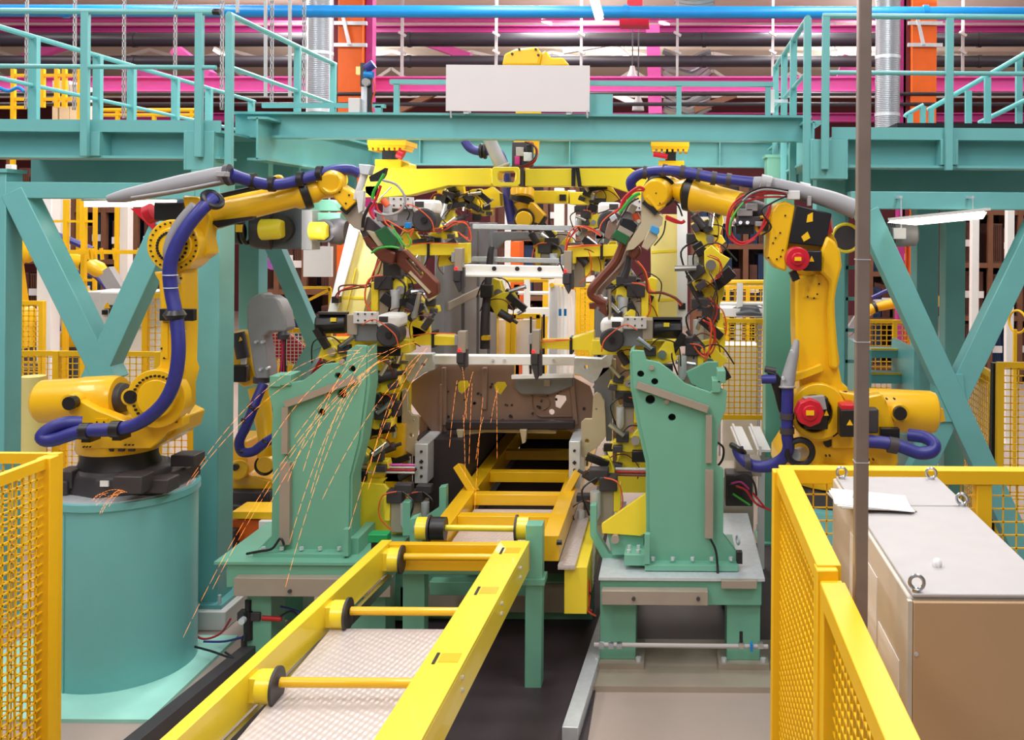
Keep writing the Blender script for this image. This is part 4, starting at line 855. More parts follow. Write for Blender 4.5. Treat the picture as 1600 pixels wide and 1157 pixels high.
# ---------------- robot behind the dress pack cover ----------------
rb = T('industrial_robot', 'yellow robot behind the big grey dress pack cover left of the slanted fixture', 'robot', P(400, 760, 9.4))
b = MB(); p, q = P(352, 768, 9.2), P(420, 800, 9.2); b.box(p.x, q.x, 9.2, 9.7, 0, p.z); b.pbox(360, 790, 425, 815, 9.1, .3); b.build('base', 'iron', rb, .02)
b = MB(); b.ppoly([(352, 690), (384, 690), (386, 742), (428, 752), (432, 770), (352, 772)], 9.3, .5); b.pcyl((372, 735, 9.1), (372, 735, 9.9), 16); b.build('turret', 'yellow', rb, .02)
MB().disc(367, 731, 9.08, 5, .03).build('pivot_cap', 'black', rb)
MB().rev(P(404, 606, 9.4), P(418, 690, 9.3), [(0, .1), (.5, .085), (1, .08)], 24).build('forearm', 'yellow', rb)
b = MB(); b.disc(413, 727, 9.2, 13, .18); b.pcyl((416, 690, 9.3), (414, 725, 9.3), 12); b.build('wrist', 'yellow', rb, .008)
MB().ring(P(413, 728, 9.25), (0, 1, 0), .085, .014).build('wrist_seal', 'black', rb)
b = MB(); b.ppoly([(356, 520), (388, 520), (392, 565), (404, 600), (380, 606), (358, 590)], 9.55, .3); b.build('upper_arm', 'yellow', rb, .02)
b = MB(); b.pcyl((372, 520, 9.4), (380, 560, 9.4), 10); mo = b.build('axis_motor', 'iron', rb); MB().ppoly([(375, 527), (378, 532), (373, 534)], 9.33, .01).build('warning_sign', 'fence', mo)
MB().pbox(360, 572, 384, 598, 9.42, .1).build('valve_block', 'black', rb, .01); MB().pbox(376, 552, 383, 570, 9.38, .04).build('link_plate', 'lightgrey', rb, .003)
sl = T('hose_sleeve', 'big rounded grey dress pack cover standing upright beside the teal column', 'cover', P(418, 540, 9.2))
MB().ppoly([(385, 510), (385, 480), (390, 468), (400, 461), (409, 458), (413, 463), (424, 463), (436, 471), (444, 488), (449, 515), (444, 519), (420, 519), (411, 526), (415, 545), (420, 580), (420, 592), (398, 592), (394, 570), (388, 530)], 9.15, .22).build('shell', 'sleeve', sl, .05)
for x, y in ((399, 535), (409, 535), (406, 578), (417, 576)): MB().disc(x, y, 9.1, 2.2, .06, 10).build('screw', 'galv', sl)
MB().pcyl((409, 588, 9.25), (409, 598, 9.25), 13).build('end_collar', 'darkgrey', sl); MB().rev(P(443, 516, 9.2), P(443, 530, 9.2), [(0, .035), (.5, .06), (1, .05)]).build('cable_gland', 'darkgrey', sl)
for k, m in enumerate(('cable_red', 'magenta', 'black', 'cable_red', 'black')): MB().ptube([(440+k*1.5, 526, 9.2), (441+k, 555, 9.2), (436+k*2.6, 590, 9.25)], 1.7, n=6).build('cable', m, sl)
dp = T('hose_pack', 'dark blue hose with collars below the grey dress pack cover', 'hose', P(390, 680, 9.0))
MB().ptube([(412, 600, 9.1), (402, 622, 9.05), (392, 648, 9.0), (383, 670, 9.0), (374, 690, 9.0), (378, 706, 9.0), (395, 706, 9.0), (412, 694, 9.0), (434, 680, 9.0)], 7.5, n=12).build('hose', 'hose', dp)
for x, y in ((396, 636), (385, 658), (418, 690), (378, 704)): MB().ring(P(x, y, 9.0), (.4, 0, 1), .04, .014).build('collar', 'black', dp)
# spindle head
sp = T('spindle_head', 'grey twin spindle head with yellow drums under the left forearm', 'machine', P(450, 390, 9.2))
MB().pbox(424, 322, 475, 390, 9.1, .25).build('housing', 'slate', sp, .02)
MB().pbox(471, 328, 487, 391, 9.0, .22).build('mounting_plate', 'grey', sp, .005)
MB().rev(P(392, 358, 9.1), P(424, 358, 9.15), [(0, .17), (.3, .19), (1, .2)], 28).build('clutch_ring', 'iron', sp)
MB().rev(P(408, 359, 8.98), P(442, 358, 8.98), [(0, .09), (.05, .1), (.8, .095), (1, .08)], 28).build('yellow_drum', 'lemon', sp); MB().disc(436, 358, 9.03, 21, .1, 28).build('drum_flange', 'iron', sp)
MB().rev(P(486, 361, 9.0), P(512, 361, 9.0), [(0, .085), (.8, .085), (1, .06)], 28).build('yellow_drum', 'lemon', sp)
MB().disc(506, 361, 9.03, 18, .1, 28).build('drum_flange', 'iron', sp); MB().rev(P(518, 362, 9.15), P(542, 362, 9.15), [(0, .12), (.6, .13), (1, .1)], 24).build('end_drum', 'darkgrey', sp)
MB().pcyl((350, 364, 9.0), (378, 364, 9.0), 18).build('motor', 'iron', sp); MB().pbox(368, 351, 378, 363, 8.86, .02).build('label_plate', 'fence', sp); MB().ring(P(386, 360, 9.0), (1, 0, 0), .12, .02).build('motor_ring', 'black', sp)
MB().bar(P(386, 340, 9.0), P(410, 332, 9.0), .06, .05).build('bracket', 'lemon', sp)
b = MB(); b.ppoly([(482, 330), (492, 315), (500, 312), (516, 312), (524, 318), (530, 330)], 9.2, .3); b.pbox(483, 332, 532, 346, 9.15, .35); single(b, 'support_bracket', 'green', 'green domed bracket between the spindle head and the left robot wrist', 'bracket', bevel=.01)
t = T('brace_truss', 'slim teal K brace between the dress pack cover and the gantry leg', 'brace', P(490, 560, 10.6))
MB().bar(P(424, 372, 10.6), P(498, 545, 10.6), .17, .15, up=(0, 1, 0)).build('diagonal', 'teal', t, .005); MB().bar(P(501, 530, 10.62), V(P(344, 803, 10.62).x, 10.62, 0), .17, .15, up=(0, 1, 0)).build('diagonal', 'teal', t, .005)
# ---------------- robot hanging from the beams ----------------
rb = T('ceiling_robot', 'yellow robot mounted above the beams and reaching down behind the gantry', 'robot', P(830, 100, 9.8))
b = MB(); b.ppoly([(784, 102), (788, 84), (806, 76), (838, 73), (846, 82), (842, 102)], 9.7, .5); b.ppoly([(842, 86), (852, 78), (860, 90), (880, 90), (890, 102), (842, 104)], 9.75, .3); b.build('shoulder_casting', 'yellow', rb, .02)
for x, y in ((811, 77), (837, 77), (841, 86), (800, 84)): MB().disc(x, y, 9.68, 2, .03, 8).build('bolt', 'black', rb)
MB().pcyl((830, 105, 10), (822, 240, 10), 20).build('upper_arm', 'yellow', rb)
b = MB(); b.rev(P(817, 240, 9.8), P(816, 312, 9.6), [(0, .06), (.4, .07), (.75, .09), (.8, .12), (.97, .115), (1, .1)], 28); b.build('forearm', 'yellow', rb)
MB().rev(P(816, 308, 9.6), P(814, 316, 9.6), [(0, .125), (1, .125)], 28).build('wrist_seal', 'black', rb)
b = MB(); b.rev(P(815, 314, 9.6), P(822, 332, 9.6), [(0, .08), (1, .07)], 20); b.ppoly([(826, 316), (832, 316), (851, 336), (842, 350), (820, 342)], 9.52, .2); b.disc(818, 343, 9.42, 13, .2, 28); b.build('wrist', 'yellow', rb, .01)
MB().ring(P(819, 342, 9.5), (0, 1, 0), .088, .016).build('wrist_seal', 'black', rb); MB().bar(P(852, 338, 9.62), P(844, 352, 9.62), .04, .16, up=(0, 1, 0)).build('flange_seal', 'black', rb)
dp = T('hose_pack', 'dark blue hose hanging behind the gantry next to the ceiling robot', 'hose', P(790, 300, 9.7))
MB().ptube([(726, 220, 9.9), (735, 232, 9.9), (752, 237, 9.9), (775, 236, 9.9), (786, 252, 9.8), (792, 290, 9.75), (796, 322, 9.7), (802, 348, 9.65)], [7]*5+[8, 8, 9], n=12).build('hose', 'hose', dp)
MB().ring(P(752, 236, 9.9), (1, 0, 0), .06, .02).build('collar', 'black', dp); MB().ring(P(758, 237, 9.9), (1, 0, 0), .06, .02).build('collar', 'black', dp)
sl = T('hose_sleeve', 'grey tube cover hanging below the front beam in the middle', 'sleeve', P(778, 240, 9.3))
MB().ptube([(764, 214, 9.3), (770, 230, 9.3), (780, 252, 9.3), (786, 262, 9.3)], [10, 10, 11, 11], n=14).build('shell', 'sleeve', sl); MB().ring(P(785, 260, 9.3), (.4, 0, -1), .07, .01).build('end_ring', 'grey', sl)
vb = T('valve_block', 'cluttered valve block with red hoses hanging beside the grey tube cover', 'valve', P(815, 240, 9.35))
for x, y, a, c, m in ((800, 222, 832, 262, 'darkgrey'), (806, 230, 818, 244, 'grey'), (818, 238, 830, 252, 'galv'), (804, 244, 812, 258, 'magenta'), (822, 226, 830, 236, 'black')): MB().pbox(x, y, a, c, 9.35 if m == 'darkgrey' else 9.3, .08).build('valve', m, vb, .005)
for k in range(4): MB().ptube([(820+k*2, 222), (836+k, 230+k), (836, 246+k*2), (820, 258+k), (806, 260)], 1.3, 9.26+k*.01, n=6).build('hose_loop', 'cable_red' if k % 2 else 'black', vb)
# ---------------- yellow gantry ----------------
YG = 9.0
g = T('jig_gantry', 'bright yellow jig gantry spanning above the car body', 'gantry', P(790, 520, YG))
MB().ppoly([(640, 264), (768, 263), (768, 290), (700, 290), (640, 305), (598, 308), (590, 318), (570, 300), (570, 272), (584, 262), (600, 250), (622, 249), (640, 256)], YG, .25).build('cross_bar', 'lemon', g, .008)
MB().ppoly([(820, 264), (985, 263), (1010, 276), (1022, 300), (1000, 318), (984, 302), (952, 291), (820, 291)], YG, .25).build('cross_bar', 'lemon', g, .008)
MB().ppoly([(771, 261), (809, 261), (812, 265), (812, 287), (808, 291), (772, 291), (768, 287), (768, 265)], YG-.05, .34, [[(779, 268), (803, 267), (806, 271), (806, 280), (802, 285), (781, 285), (777, 280), (777, 272)]]).build('joint_bracket', 'lemon', g, .006)
MB().pbox(811, 262, 818, 291, YG-.02, .3).build('clamp_band', 'darkgrey', g)
MB().pbox(893, 262, 899, 291, YG-.01, .27).build('strap', 'black', g); MB().ppoly([(899, 262), (905, 262), (909, 292), (903, 292)], YG-.012, .27).build('strap', 'black', g)
MB().bar(P(570, 300, YG+.1), P(596, 300, YG+.1), .2, .1).build('corner_plate', 'lemon', g)
MB().ppoly([(548, 352), (592, 392), (586, 424), (566, 496), (513, 496)], YG-.2, .3).build('leg', 'cream', g, .004)
MB().ppoly([(546, 350), (560, 362), (524, 496), (510, 496)], YG-.24, .06).build('leg_edge', 'white', g)
MB().bar(P(556, 420, YG-.21), P(540, 494, YG-.21), .006, .02).build('groove', 'lemon', g); MB().ppoly([(528, 464), (570, 464), (572, 468), (527, 467)], YG-.205, .01).build('weld_line', 'lemon', g)
MB().ppoly([(1016, 335), (1060, 335), (1060, 505), (1016, 505), (1017, 420)], YG-.25, .35).build('leg', 'cream', g, .004)
MB().ppoly([(1058, 318), (1074, 318), (1074, 510), (1058, 510)], YG-.3, .45).build('leg_edge', 'lightgrey', g)
MB().ppoly([(1018, 392), (1059, 390), (1059, 394), (1018, 396)], YG-.255, .01).build('weld_line', 'lemon', g); MB().ppoly([(1018, 468), (1059, 466), (1059, 470), (1018, 472)], YG-.255, .01).build('weld_line', 'lemon', g)
for x, y in ((524, 464), (1066, 474)): MB().pbox(x-6, y, x+5, y+10, YG-.32, .08).build('cable_inlet', 'black', g)
for x, lab in ((604, 'left'), (1047, 'right')):
    h = T('gantry_hanger', 'toothed yellow hanger block with black core above the '+lab+' end of the gantry', 'hanger', P(x, 245, YG))
    y0 = 221 if lab == 'left' else 223
    MB().pbox(x-30, y0-2, x+30, y0+6, YG-.15, .4).build('top_plate', 'yellow', h)
    b = MB(); b.pbox(x-29, y0+6, x+29, y0+10, YG-.12, .3)
    for k in range(7): b.pbox(x-28+k*8.4, y0+10, x-23+k*8.4, y0+14, YG-.12, .3)
    b.build('toothed_block', 'yellow', h); MB().pbox(x-7, y0+8, x+9, y0+28, YG-.08, .2).build('core', 'black', h)
    MB().pcyl((x+(18 if lab == 'left' else -26), y0+18, YG-.1), (x+(26 if lab == 'left' else -4), y0+22, YG-.1), 8 if lab == 'left' else 4).build('sensor', 'red', h)
    MB().pbox(x-18, y0+28, x+22, y0+40, YG-.05, .3).build('foot', 'yellow', h)
single(MB().ppoly([(722, 300), (760, 296), (768, 292), (780, 302), (782, 322), (745, 330), (722, 326)], 9.6, .2), 'jig_beam', 'lemon', 'shadowed yellow casting below the gantry left of the ceiling robot', 'casting')
a = T('jig_beam', 'yellow box beam behind the gantry right of the ceiling robot', 'beam', P(870, 310, 9.9)); MB().pbox(824, 298, 888, 318, 9.9, .3).build('beam', 'lemon', a, .005); MB().pbox(890, 300, 925, 320, 9.9, .3).build('beam', 'lemon', a, .005); MB().pbox(874, 304, 884, 314, 9.85, .1).build('sensor_block', 'black', a)
# ---------------- green pedestals ----------------
Yp = 7.15
def anchor(par, x, y, Y): MB().pcyl((x, y, Y), (x, y-5, Y), 3.4, n=6).build('bolt', 'galv', par)
pd = T('fixture_pedestal', 'slanted green fixture pedestal left of the car with a beige cable channel', 'pedestal', P(490, 1000, Yp))
b = MB(); b.ppoly([(556, 540), (572, 541), (572, 600), (560, 690), (546, 745), (545, 862), (410, 862), (424, 838), (426, 735), (424, 690), (426, 640), (418, 606), (424, 596), (446, 600), (474, 595), (506, 570), (540, 566), (543, 548)], Yp, .05, [circ(550, 577, 5.5), circ(528, 588, 5.5), circ(534, 616, 7.5), circ(502, 645, 6)])
b.build('front_plate', 'green', pd, .003)
b = MB(); b.ppoly([(558, 548), (576, 542), (578, 600), (566, 690), (551, 745), (549, 862), (542, 862), (543, 745), (556, 690), (568, 600)], Yp+.02, .2); b.build('side_plate', 'green', pd)
b = MB(); b.ppoly([(440, 640), (556, 600), (545, 740), (545, 862), (430, 862)], Yp+.2, .05); b.build('rear_plate', 'green', pd)
MB().ppoly([(500, 598), (560, 566), (556, 630), (548, 660), (490, 660)], Yp+.09, .02).build('hole_shade_sheet', 'dark', pd)  # dark sheet added so the plate holes read as shaded inside
MB().pbox(547, 690, 556, 840, Yp+.18, .06).build('guard_strip', 'lemon', pd)
for x, y in ((446, 598), (430, 600)): MB().pbox(x-9, y-12, x+8, y+5, Yp-.02, .2).build('lug', 'green', pd, .004)
MB().bar(P(446, 632, Yp-.03), P(556, 592, Yp-.03), .05, .04, up=(0, 1, 0)).build('cable_channel', 'tray', pd); MB().pbox(440, 637, 449, 710, Yp-.05, .05).build('cable_channel', 'tray', pd); MB().pbox(437, 724, 452, 852, Yp-.05, .05).build('cable_channel', 'tray', pd)
for x, y, a in ((533, 566, 3.5), (509, 618, 3.5)): MB().disc(x, y, Yp-.02, a, .04, 12).build('plug', 'tray', pd)
b = MB(); p, q = P(404, 858, Yp), P(546, 866, Yp); b.box(p.x, q.x, Yp-.1, Yp+.6, q.z, p.z); fl = b.build('foot_flange', 'green', pd, .003)
for x in (412, 440, 471, 500, 530): anchor(fl, x, 860, Yp-.05)
MB().ppoly([(400, 862), (424, 838), (424, 862)], Yp+.05, .04).build('gusset', 'green', pd); MB().pbox(536, 828, 544, 870, Yp-.12, .06).build('gusset', 'green', pd); MB().pbox(546, 842, 560, 868, Yp-.02, .4).build('gusset', 'green', pd)
MB().ptube([(444, 852), (438, 842), (425, 858), (405, 862), (385, 866)], 2, Yp-.1, n=6).build('cable', 'black', pd)
bs = T('machine_bed', 'green machine base with grey cable duct under the slanted pedestal', 'base', P(490, 1000, Yp))
p, q = P(371, 868, Yp), P(612, 902, Yp)
MB().box(p.x, q.x, Yp-.18, Yp+.72, q.z-.02, p.z).build('top_frame', 'green', bs, .006)
MB().box(p.x-.08, q.x+.02, Yp-.2, Yp+.74, p.z, p.z+.02).build('top_plate', 'green', bs)
MB().pbox(365, 904, 610, 934, Yp-.26, .08).build('cable_duct', 'tray', bs, .003)
for x in (452, 570): MB().disc(x, 925, Yp-.275, 3, .02, 10).build('screw', 'darkgrey', bs)
for px0, px1 in ((400, 437), (555, 612)):
    a, c = P(px0, 940, Yp), P(px1, 940, Yp); MB().box(a.x, c.x, Yp-.15, Yp+.1, .04, q.z).build('leg', 'green', bs, .004); MB().box(a.x, c.x, Yp+.45, Yp+.7, .04, q.z).build('leg', 'green', bs, .004)
    MB().box(a.x-.04, c.x+.04, Yp-.2, Yp+.15, 0, .04).build('foot_plate', 'green', bs)
Yp2 = 7.02
pd = T('fixture_pedestal', 'slanted green fixture pedestal right of the car with a yellow gusset', 'pedestal', P(1070, 1030, Yp2))
MB().ppoly([(988, 548), (1006, 549), (1010, 563), (1030, 567), (1048, 580), (1070, 600), (1110, 614), (1120, 606), (1136, 612), (1134, 640), (1122, 672), (1120, 728), (1131, 735), (1130, 835), (1150, 862), (1150, 880), (1015, 878), (1014, 720), (1002, 670), (989, 600)], Yp2, .05, [circ(1001, 585, 5.5), circ(1023, 597, 5.5), circ(1016, 625, 7.5), circ(1050, 653, 6)]).build('front_plate', 'green', pd, .003)
MB().ppoly([(984, 552), (990, 548), (992, 600), (1004, 670), (1016, 720), (1017, 878), (1010, 878), (1009, 725), (997, 672), (985, 604)], Yp2+.02, .3).build('side_plate', 'green', pd)
MB().ppoly([(1004, 600), (1118, 640), (1112, 740), (1112, 878), (1022, 878), (1020, 720)], Yp2+.3, .05).build('rear_plate', 'green', pd)
MB().ppoly([(993, 572), (1040, 590), (1066, 640), (1060, 668), (1010, 650), (996, 610)], Yp2+.09, .02).build('hole_shade_sheet', 'dark', pd)  # same added dark sheet, painting shade behind the right plate's holes
MB().ppoly([(1072, 582), (1105, 566), (1122, 566), (1126, 600), (1110, 614), (1080, 600)], Yp2+.4, .05).build('rear_lug', 'green', pd, .004)
for x, y in ((1120, 605), (1128, 590)): MB().pbox(x-7, y-10, x+6, y+9, Yp2-.02, .2).build('lug', 'green', pd, .004)
MB().bar(P(995, 601, Yp2-.03), P(1106, 640, Yp2-.03), .05, .04, up=(0, 1, 0)).build('cable_channel', 'tray', pd); MB().pbox(1103, 650, 1112, 724, Yp2-.05, .05).build('cable_channel', 'tray', pd); MB().pbox(1102, 736, 1114, 842, Yp2-.05, .05).build('cable_channel', 'tray', pd)
for x, y, a in ((1018, 575, 4), (1042, 628, 4)): MB().disc(x, y, Yp2-.02, a, .04, 12).build('plug', 'tray', pd)
MB().ptube([(1110, 843), (1118, 860), (1121, 885), (1120, 905), (1108, 925)], 2, Yp2-.12, n=6).build('cable', 'black', pd)
b = MB(); p, q = P(1008, 876, Yp2), P(1152, 886, Yp2); b.box(p.x, q.x, Yp2-.1, Yp2+.6, q.z, p.z); fl = b.build('foot_flange', 'green', pd, .003)
for x in (1020, 1051, 1082, 1112, 1142): anchor(fl, x, 876, Yp2-.05)
MB().ppoly([(1130, 836), (1152, 864), (1152, 876), (1130, 876)], Yp2+.06, .04).build('gusset', 'green', pd); MB().pbox(1007, 836, 1015, 882, Yp2-.12, .06).build('gusset', 'green', pd)
MB().pbox(1151, 864, 1160, 882, Yp2-.05, .06).build('stop_block', 'black', pd)
MB().ppoly([(1014, 768), (940, 820), (941, 834), (1000, 838), (1014, 832)], Yp2+.1, .04).build('yellow_gusset', 'lemon', pd, .003)
for y in (772, 800, 820): MB().disc(1010, y, Yp2+.09, 2, .02, 8).build('bolt', 'lemon', pd)
gs = T('guard_plate', 'yellow triangular plate beside the slanted left pedestal', 'plate', P(600, 850, 7.6))
MB().ppoly([(560, 755), (600, 758), (632, 800), (632, 842), (600, 858), (560, 830)], 7.6, .04).build('plate', 'lemon', gs, .003); MB().ppoly([(566, 748), (604, 748), (580, 772)], 7.7, .03).build('upper_plate', 'lemon', gs)
bs = T('machine_bed', 'green machine base on two legs under the right pedestal', 'base', P(1060, 1030, Yp2))
p, q = P(941, 890, Yp2), P(1186, 930, Yp2)
MB().box(p.x, q.x, Yp2-.2, Yp2+1.3, q.z, p.z).build('top_frame', 'green', bs, .006)
MB().box(p.x-.01, q.x+.02, Yp2-.22, Yp2+1.32, p.z, p.z+.02).build('top_plate', 'galv', bs)
MB().pbox(940, 924, 1106, 947, Yp2-.29, .08).build('cable_duct', 'tray', bs, .003); MB().pbox(1127, 908, 1183, 921, Yp2-.26, .05).build('cable_duct', 'tray', bs, .003)
for x in (990, 1091): MB().disc(x, 937, Yp2-.305, 3, .02, 10).build('screw', 'darkgrey', bs)
for px0, px1 in ((940, 995), (1134, 1185)):
    a, c = P(px0, 940, Yp2), P(px1, 940, Yp2); MB().box(a.x, c.x, Yp2-.15, Yp2+.12, .08, q.z).build('leg', 'green', bs, .004); MB().box(a.x, c.x, Yp2+1.0, Yp2+1.25, .08, q.z).build('leg', 'green', bs, .004)
    MB().box(a.x-.06, c.x+.06, Yp2-.22, Yp2+.18, .04, .08).build('foot_plate', 'tray', bs)
    for x in (a.x-.02, c.x+.02): MB().cyl((x, Yp2-.18, .08), (x, Yp2-.18, .11), .02, n=6).build('bolt', 'galv', bs)
MB().ring(P(1153, 838, Yp2+.1)+V(0, 0, -.03), (1, .3, 0), .03, .008).build('eyebolt', 'galv', bs)
p = P(1153, 846, Yp2+.15); 
single(MB().box(P(920, 1000, Yp2).x, P(1215, 1000, Yp2).x, 6.55, 7.3, 0, .04), 'floor_plate', 'tray', 'beige base plate on the floor under the right green machine base', 'plate')
single(MB().box(-.49, 1.0, 7.32, 9.6, 0, .012), 'floor_shade_sheet', 'floor_shade', 'dark floor sheet painting the shade under the right green machine base', 'plate')  # added dark sheet; its colour stands in for shade under the base
pp = T('air_pipe', 'thin pale air pipe with fittings along the foot of the right base', 'pipe', P(1060, 1010, 6.75))
MB().cyl(P(928, 1008, 6.72), P(1200, 1011, 6.72), .016, n=10).build('pipe', 'cabinettop', pp)
for x in (940, 955, 968, 1158, 1188): MB().cyl(P(x-4, 1009, 6.72), P(x+4, 1009, 6.72), .026, n=8).build('fitting', 'steel', pp)
MB().cyl(P(1158, 1008, 6.72), P(1158, 988, 6.72), .012).build('valve_stem', 'black', pp); MB().bar(P(1172, 1011, 6.7), P(1176, 1011, 6.7), .05, .05).build('blue_ring', 'blue', pp)
# ---------------- weld guns ----------------
def gun_cables(par, lst, Y):
    for m, pts, r in lst: MB().ptube(pts, r, Y, n=6).build('cable', m, par)
wg = T('weld_gun', 'large spot weld gun with a brown electrode arm held by the left robot', 'tool', P(620, 370, 7.3))
MB().ppoly([(532, 332), (556, 320), (572, 340), (568, 362), (552, 356)], 7.2, .2).build('mounting_plate', 'tray', wg, .006)
MB().ppoly([(556, 346), (576, 338), (620, 380), (626, 402), (602, 416), (572, 384)], 7.22, .16).build('gun_body', 'darkgrey', wg, .006)
MB().ppoly([(584, 362), (602, 353), (622, 374), (616, 388), (602, 388)], 7.12, .14).build('transformer', 'trafo', wg, .008)
MB().ppoly([(572, 360), (584, 363), (604, 388), (598, 395)], 7.16, .1).build('clamp_plate', 'primer', wg, .004)
MB().ppoly([(566, 372), (574, 368), (596, 392), (590, 402)], 7.15, .1).build('copper_block', 'copper', wg, .005)
MB().ppoly([(578, 386), (600, 384), (616, 396), (614, 414), (594, 408)], 7.14, .12).build('copper_block', 'copper', wg, .012)
MB().ppoly([(616, 394), (632, 390), (684, 442), (684, 460), (668, 468), (660, 452), (618, 412)], 7.2, .1, [[(634, 405), (640, 404), (662, 428), (658, 432)]]).build('electrode_arm', 'copper', wg, .012)
MB().bar(P(640, 425, 7.19), P(672, 458, 7.19), .018, .02).build('arm_rib', 'primer', wg)
MB().pcyl((664, 462, 7.25), (676, 456, 7.25), 6).build('joint', 'steel', wg)
MB().rev(P(656, 458, 7.25), P(646, 500, 7.28), [(0, .018), (.7, .018), (.75, .024), (.9, .024), (1, .008)], 14).build('electrode', 'steel', wg)
MB().rev(P(572, 266, 7.15), P(556, 312, 7.15), [(0, .022), (.05, .028), (.8, .026), (1, .02)], 14).build('piston_rod', 'lightgrey', wg); MB().ppoly([(556, 300), (568, 298), (566, 330), (560, 334)], 7.12, .06).build('rod_fork', 'lightgrey', wg, .003)
MB().ppoly([(560, 256), (580, 258), (576, 274), (562, 272)], 7.1, .1).build('rod_head', 'galv', wg, .006)
MB().ppoly([(576, 276), (602, 262), (600, 272), (594, 282), (578, 284)], 7.12, .08).build('cable_trough', 'black', wg, .004)
MB().pbox(588, 332, 614, 346, 7.15, .12).build('valve_block', 'grey', wg, .006); MB().pbox(598, 318, 608, 332, 7.18, .08).build('valve_block', 'galv', wg, .004)
MB().pcyl((598, 312, 7.1), (606, 322, 7.1), 5).build('connector', 'cable_orange', wg); MB().pbox(632, 348, 640, 357, 7.1, .06).build('blue_plug', 'blue', wg, .004)
MB().pbox(598, 398, 626, 432, 7.4, .12).build('counter_weight', 'iron', wg, .01)
gun_cables(wg, (('cable_green', [(600, 272), (592, 286), (584, 300), (582, 312)], 2.6), ('cable_red', [(595, 290), (590, 305), (584, 318), (578, 330), (585, 342)], 2.6), ('grey', [(598, 282), (618, 288), (631, 304), (632, 320), (622, 332), (602, 336), (584, 330)], 2.2),
    ('black', [(582, 316), (574, 328), (568, 342), (567, 356)], 2.8), ('galv', [(612, 292), (600, 304), (585, 318), (572, 332)], 1.2), ('cable_red', [(588, 318), (590, 328), (598, 336)], 2), ('black', [(630, 318), (640, 332), (636, 344)], 1.2),
    ('cable_orange', [(604, 344), (622, 354), (636, 362), (646, 358), (640, 370)], 1.2), ('cable_green', [(612, 352), (624, 372), (636, 386), (642, 378), (636, 366)], 1.2), ('cable_green', [(580, 396), (592, 388), (610, 386), (624, 388)], 1.8), ('cable_orange', [(598, 338), (604, 350), (616, 358)], 1.2), ('cable_green', [(614, 360), (626, 380), (630, 388)], 1)), 7.08)
wg = T('weld_gun', 'large spot weld gun with a blue plug held by the right robot', 'tool', P(990, 350, 7.2))
MB().ppoly([(1002, 300), (1008, 302), (1008, 316), (1036, 340), (1034, 352), (1018, 364), (990, 390), (978, 392), (982, 380), (1002, 348)], 7.1, .08, [circ(998, 346, 3, 10)]).build('mounting_plate', 'primer', wg, .004)
MB().ppoly([(1004, 316), (1012, 324), (1038, 338), (1030, 330)], 7.12, .1).build('mounting_edge', 'lightgrey', wg, .003)
MB().ppoly([(1014, 358), (1026, 364), (1028, 372), (1012, 392), (1002, 386)], 7.06, .08).build('cooling_box', 'primer', wg, .006); MB().ppoly([(1018, 352), (1030, 356), (1030, 364), (1026, 368), (1015, 362)], 7.04, .08).build('blue_plug', 'bluebox', wg, .006)
MB().ppoly([(972, 340), (988, 344), (996, 352), (988, 372), (968, 358)], 7.16, .14).build('gun_body', 'black', wg, .006)
MB().ppoly([(968, 352), (990, 364), (984, 372), (964, 362)], 7.13, .1).build('name_plate', 'tray', wg, .003)
MB().ppoly([(962, 358), (984, 370), (978, 384), (956, 370)], 7.12, .14).build('transformer', 'trafo', wg, .006)
MB().pcyl((990, 320, 7.15), (984, 332, 7.15), 7).build('cylinder', 'tray', wg); MB().pcyl((992, 334, 7.2), (996, 344, 7.2), 6).build('connector', 'cable_orange', wg)
MB().ppoly([(950, 346), (962, 340), (968, 352), (952, 376), (944, 370)], 7.2, .1).build('copper_block', 'sheet', wg, .006); MB().ppoly([(952, 340), (960, 334), (964, 342), (956, 348)], 7.18, .08).build('bracket', 'galv', wg, .004)
MB().ppoly([(984, 388), (1000, 384), (1002, 396), (992, 408), (982, 402)], 7.12, .1).build('joint', 'copper', wg, .02)
for off, m in ((0, 'copper'), (14, 'sheet')):
    MB().ptube([(974+off, 380, 7.2+off*.01), (962+off, 408, 7.2+off*.01), (940+off*.9, 434, 7.2+off*.01), (925+off*.8, 452, 7.2+off*.01), (926+off*.7, 464, 7.2+off*.01), (946, 474, 7.22)], [6.5, 7, 7, 7, 6, 5], n=8).build('electrode_arm', m, wg)
MB().ppoly([(920, 474), (946, 474), (948, 496), (934, 484), (921, 483)], 7.2, .08).build('electrode_holder', 'copper', wg, .005); MB().disc(934, 482, 7.18, 2.5, .02).build('screw', 'steel', wg)
MB().rev(P(952, 452, 7.25), P(952, 500, 7.27), [(0, .016), (.8, .016), (1, .008)], 12).build('electrode', 'steel', wg)
MB().ptube([(983, 400, 7.25), (980, 418, 7.25), (974, 434, 7.25)], [5, 6, 7]).build('shunt', 'iron', wg)
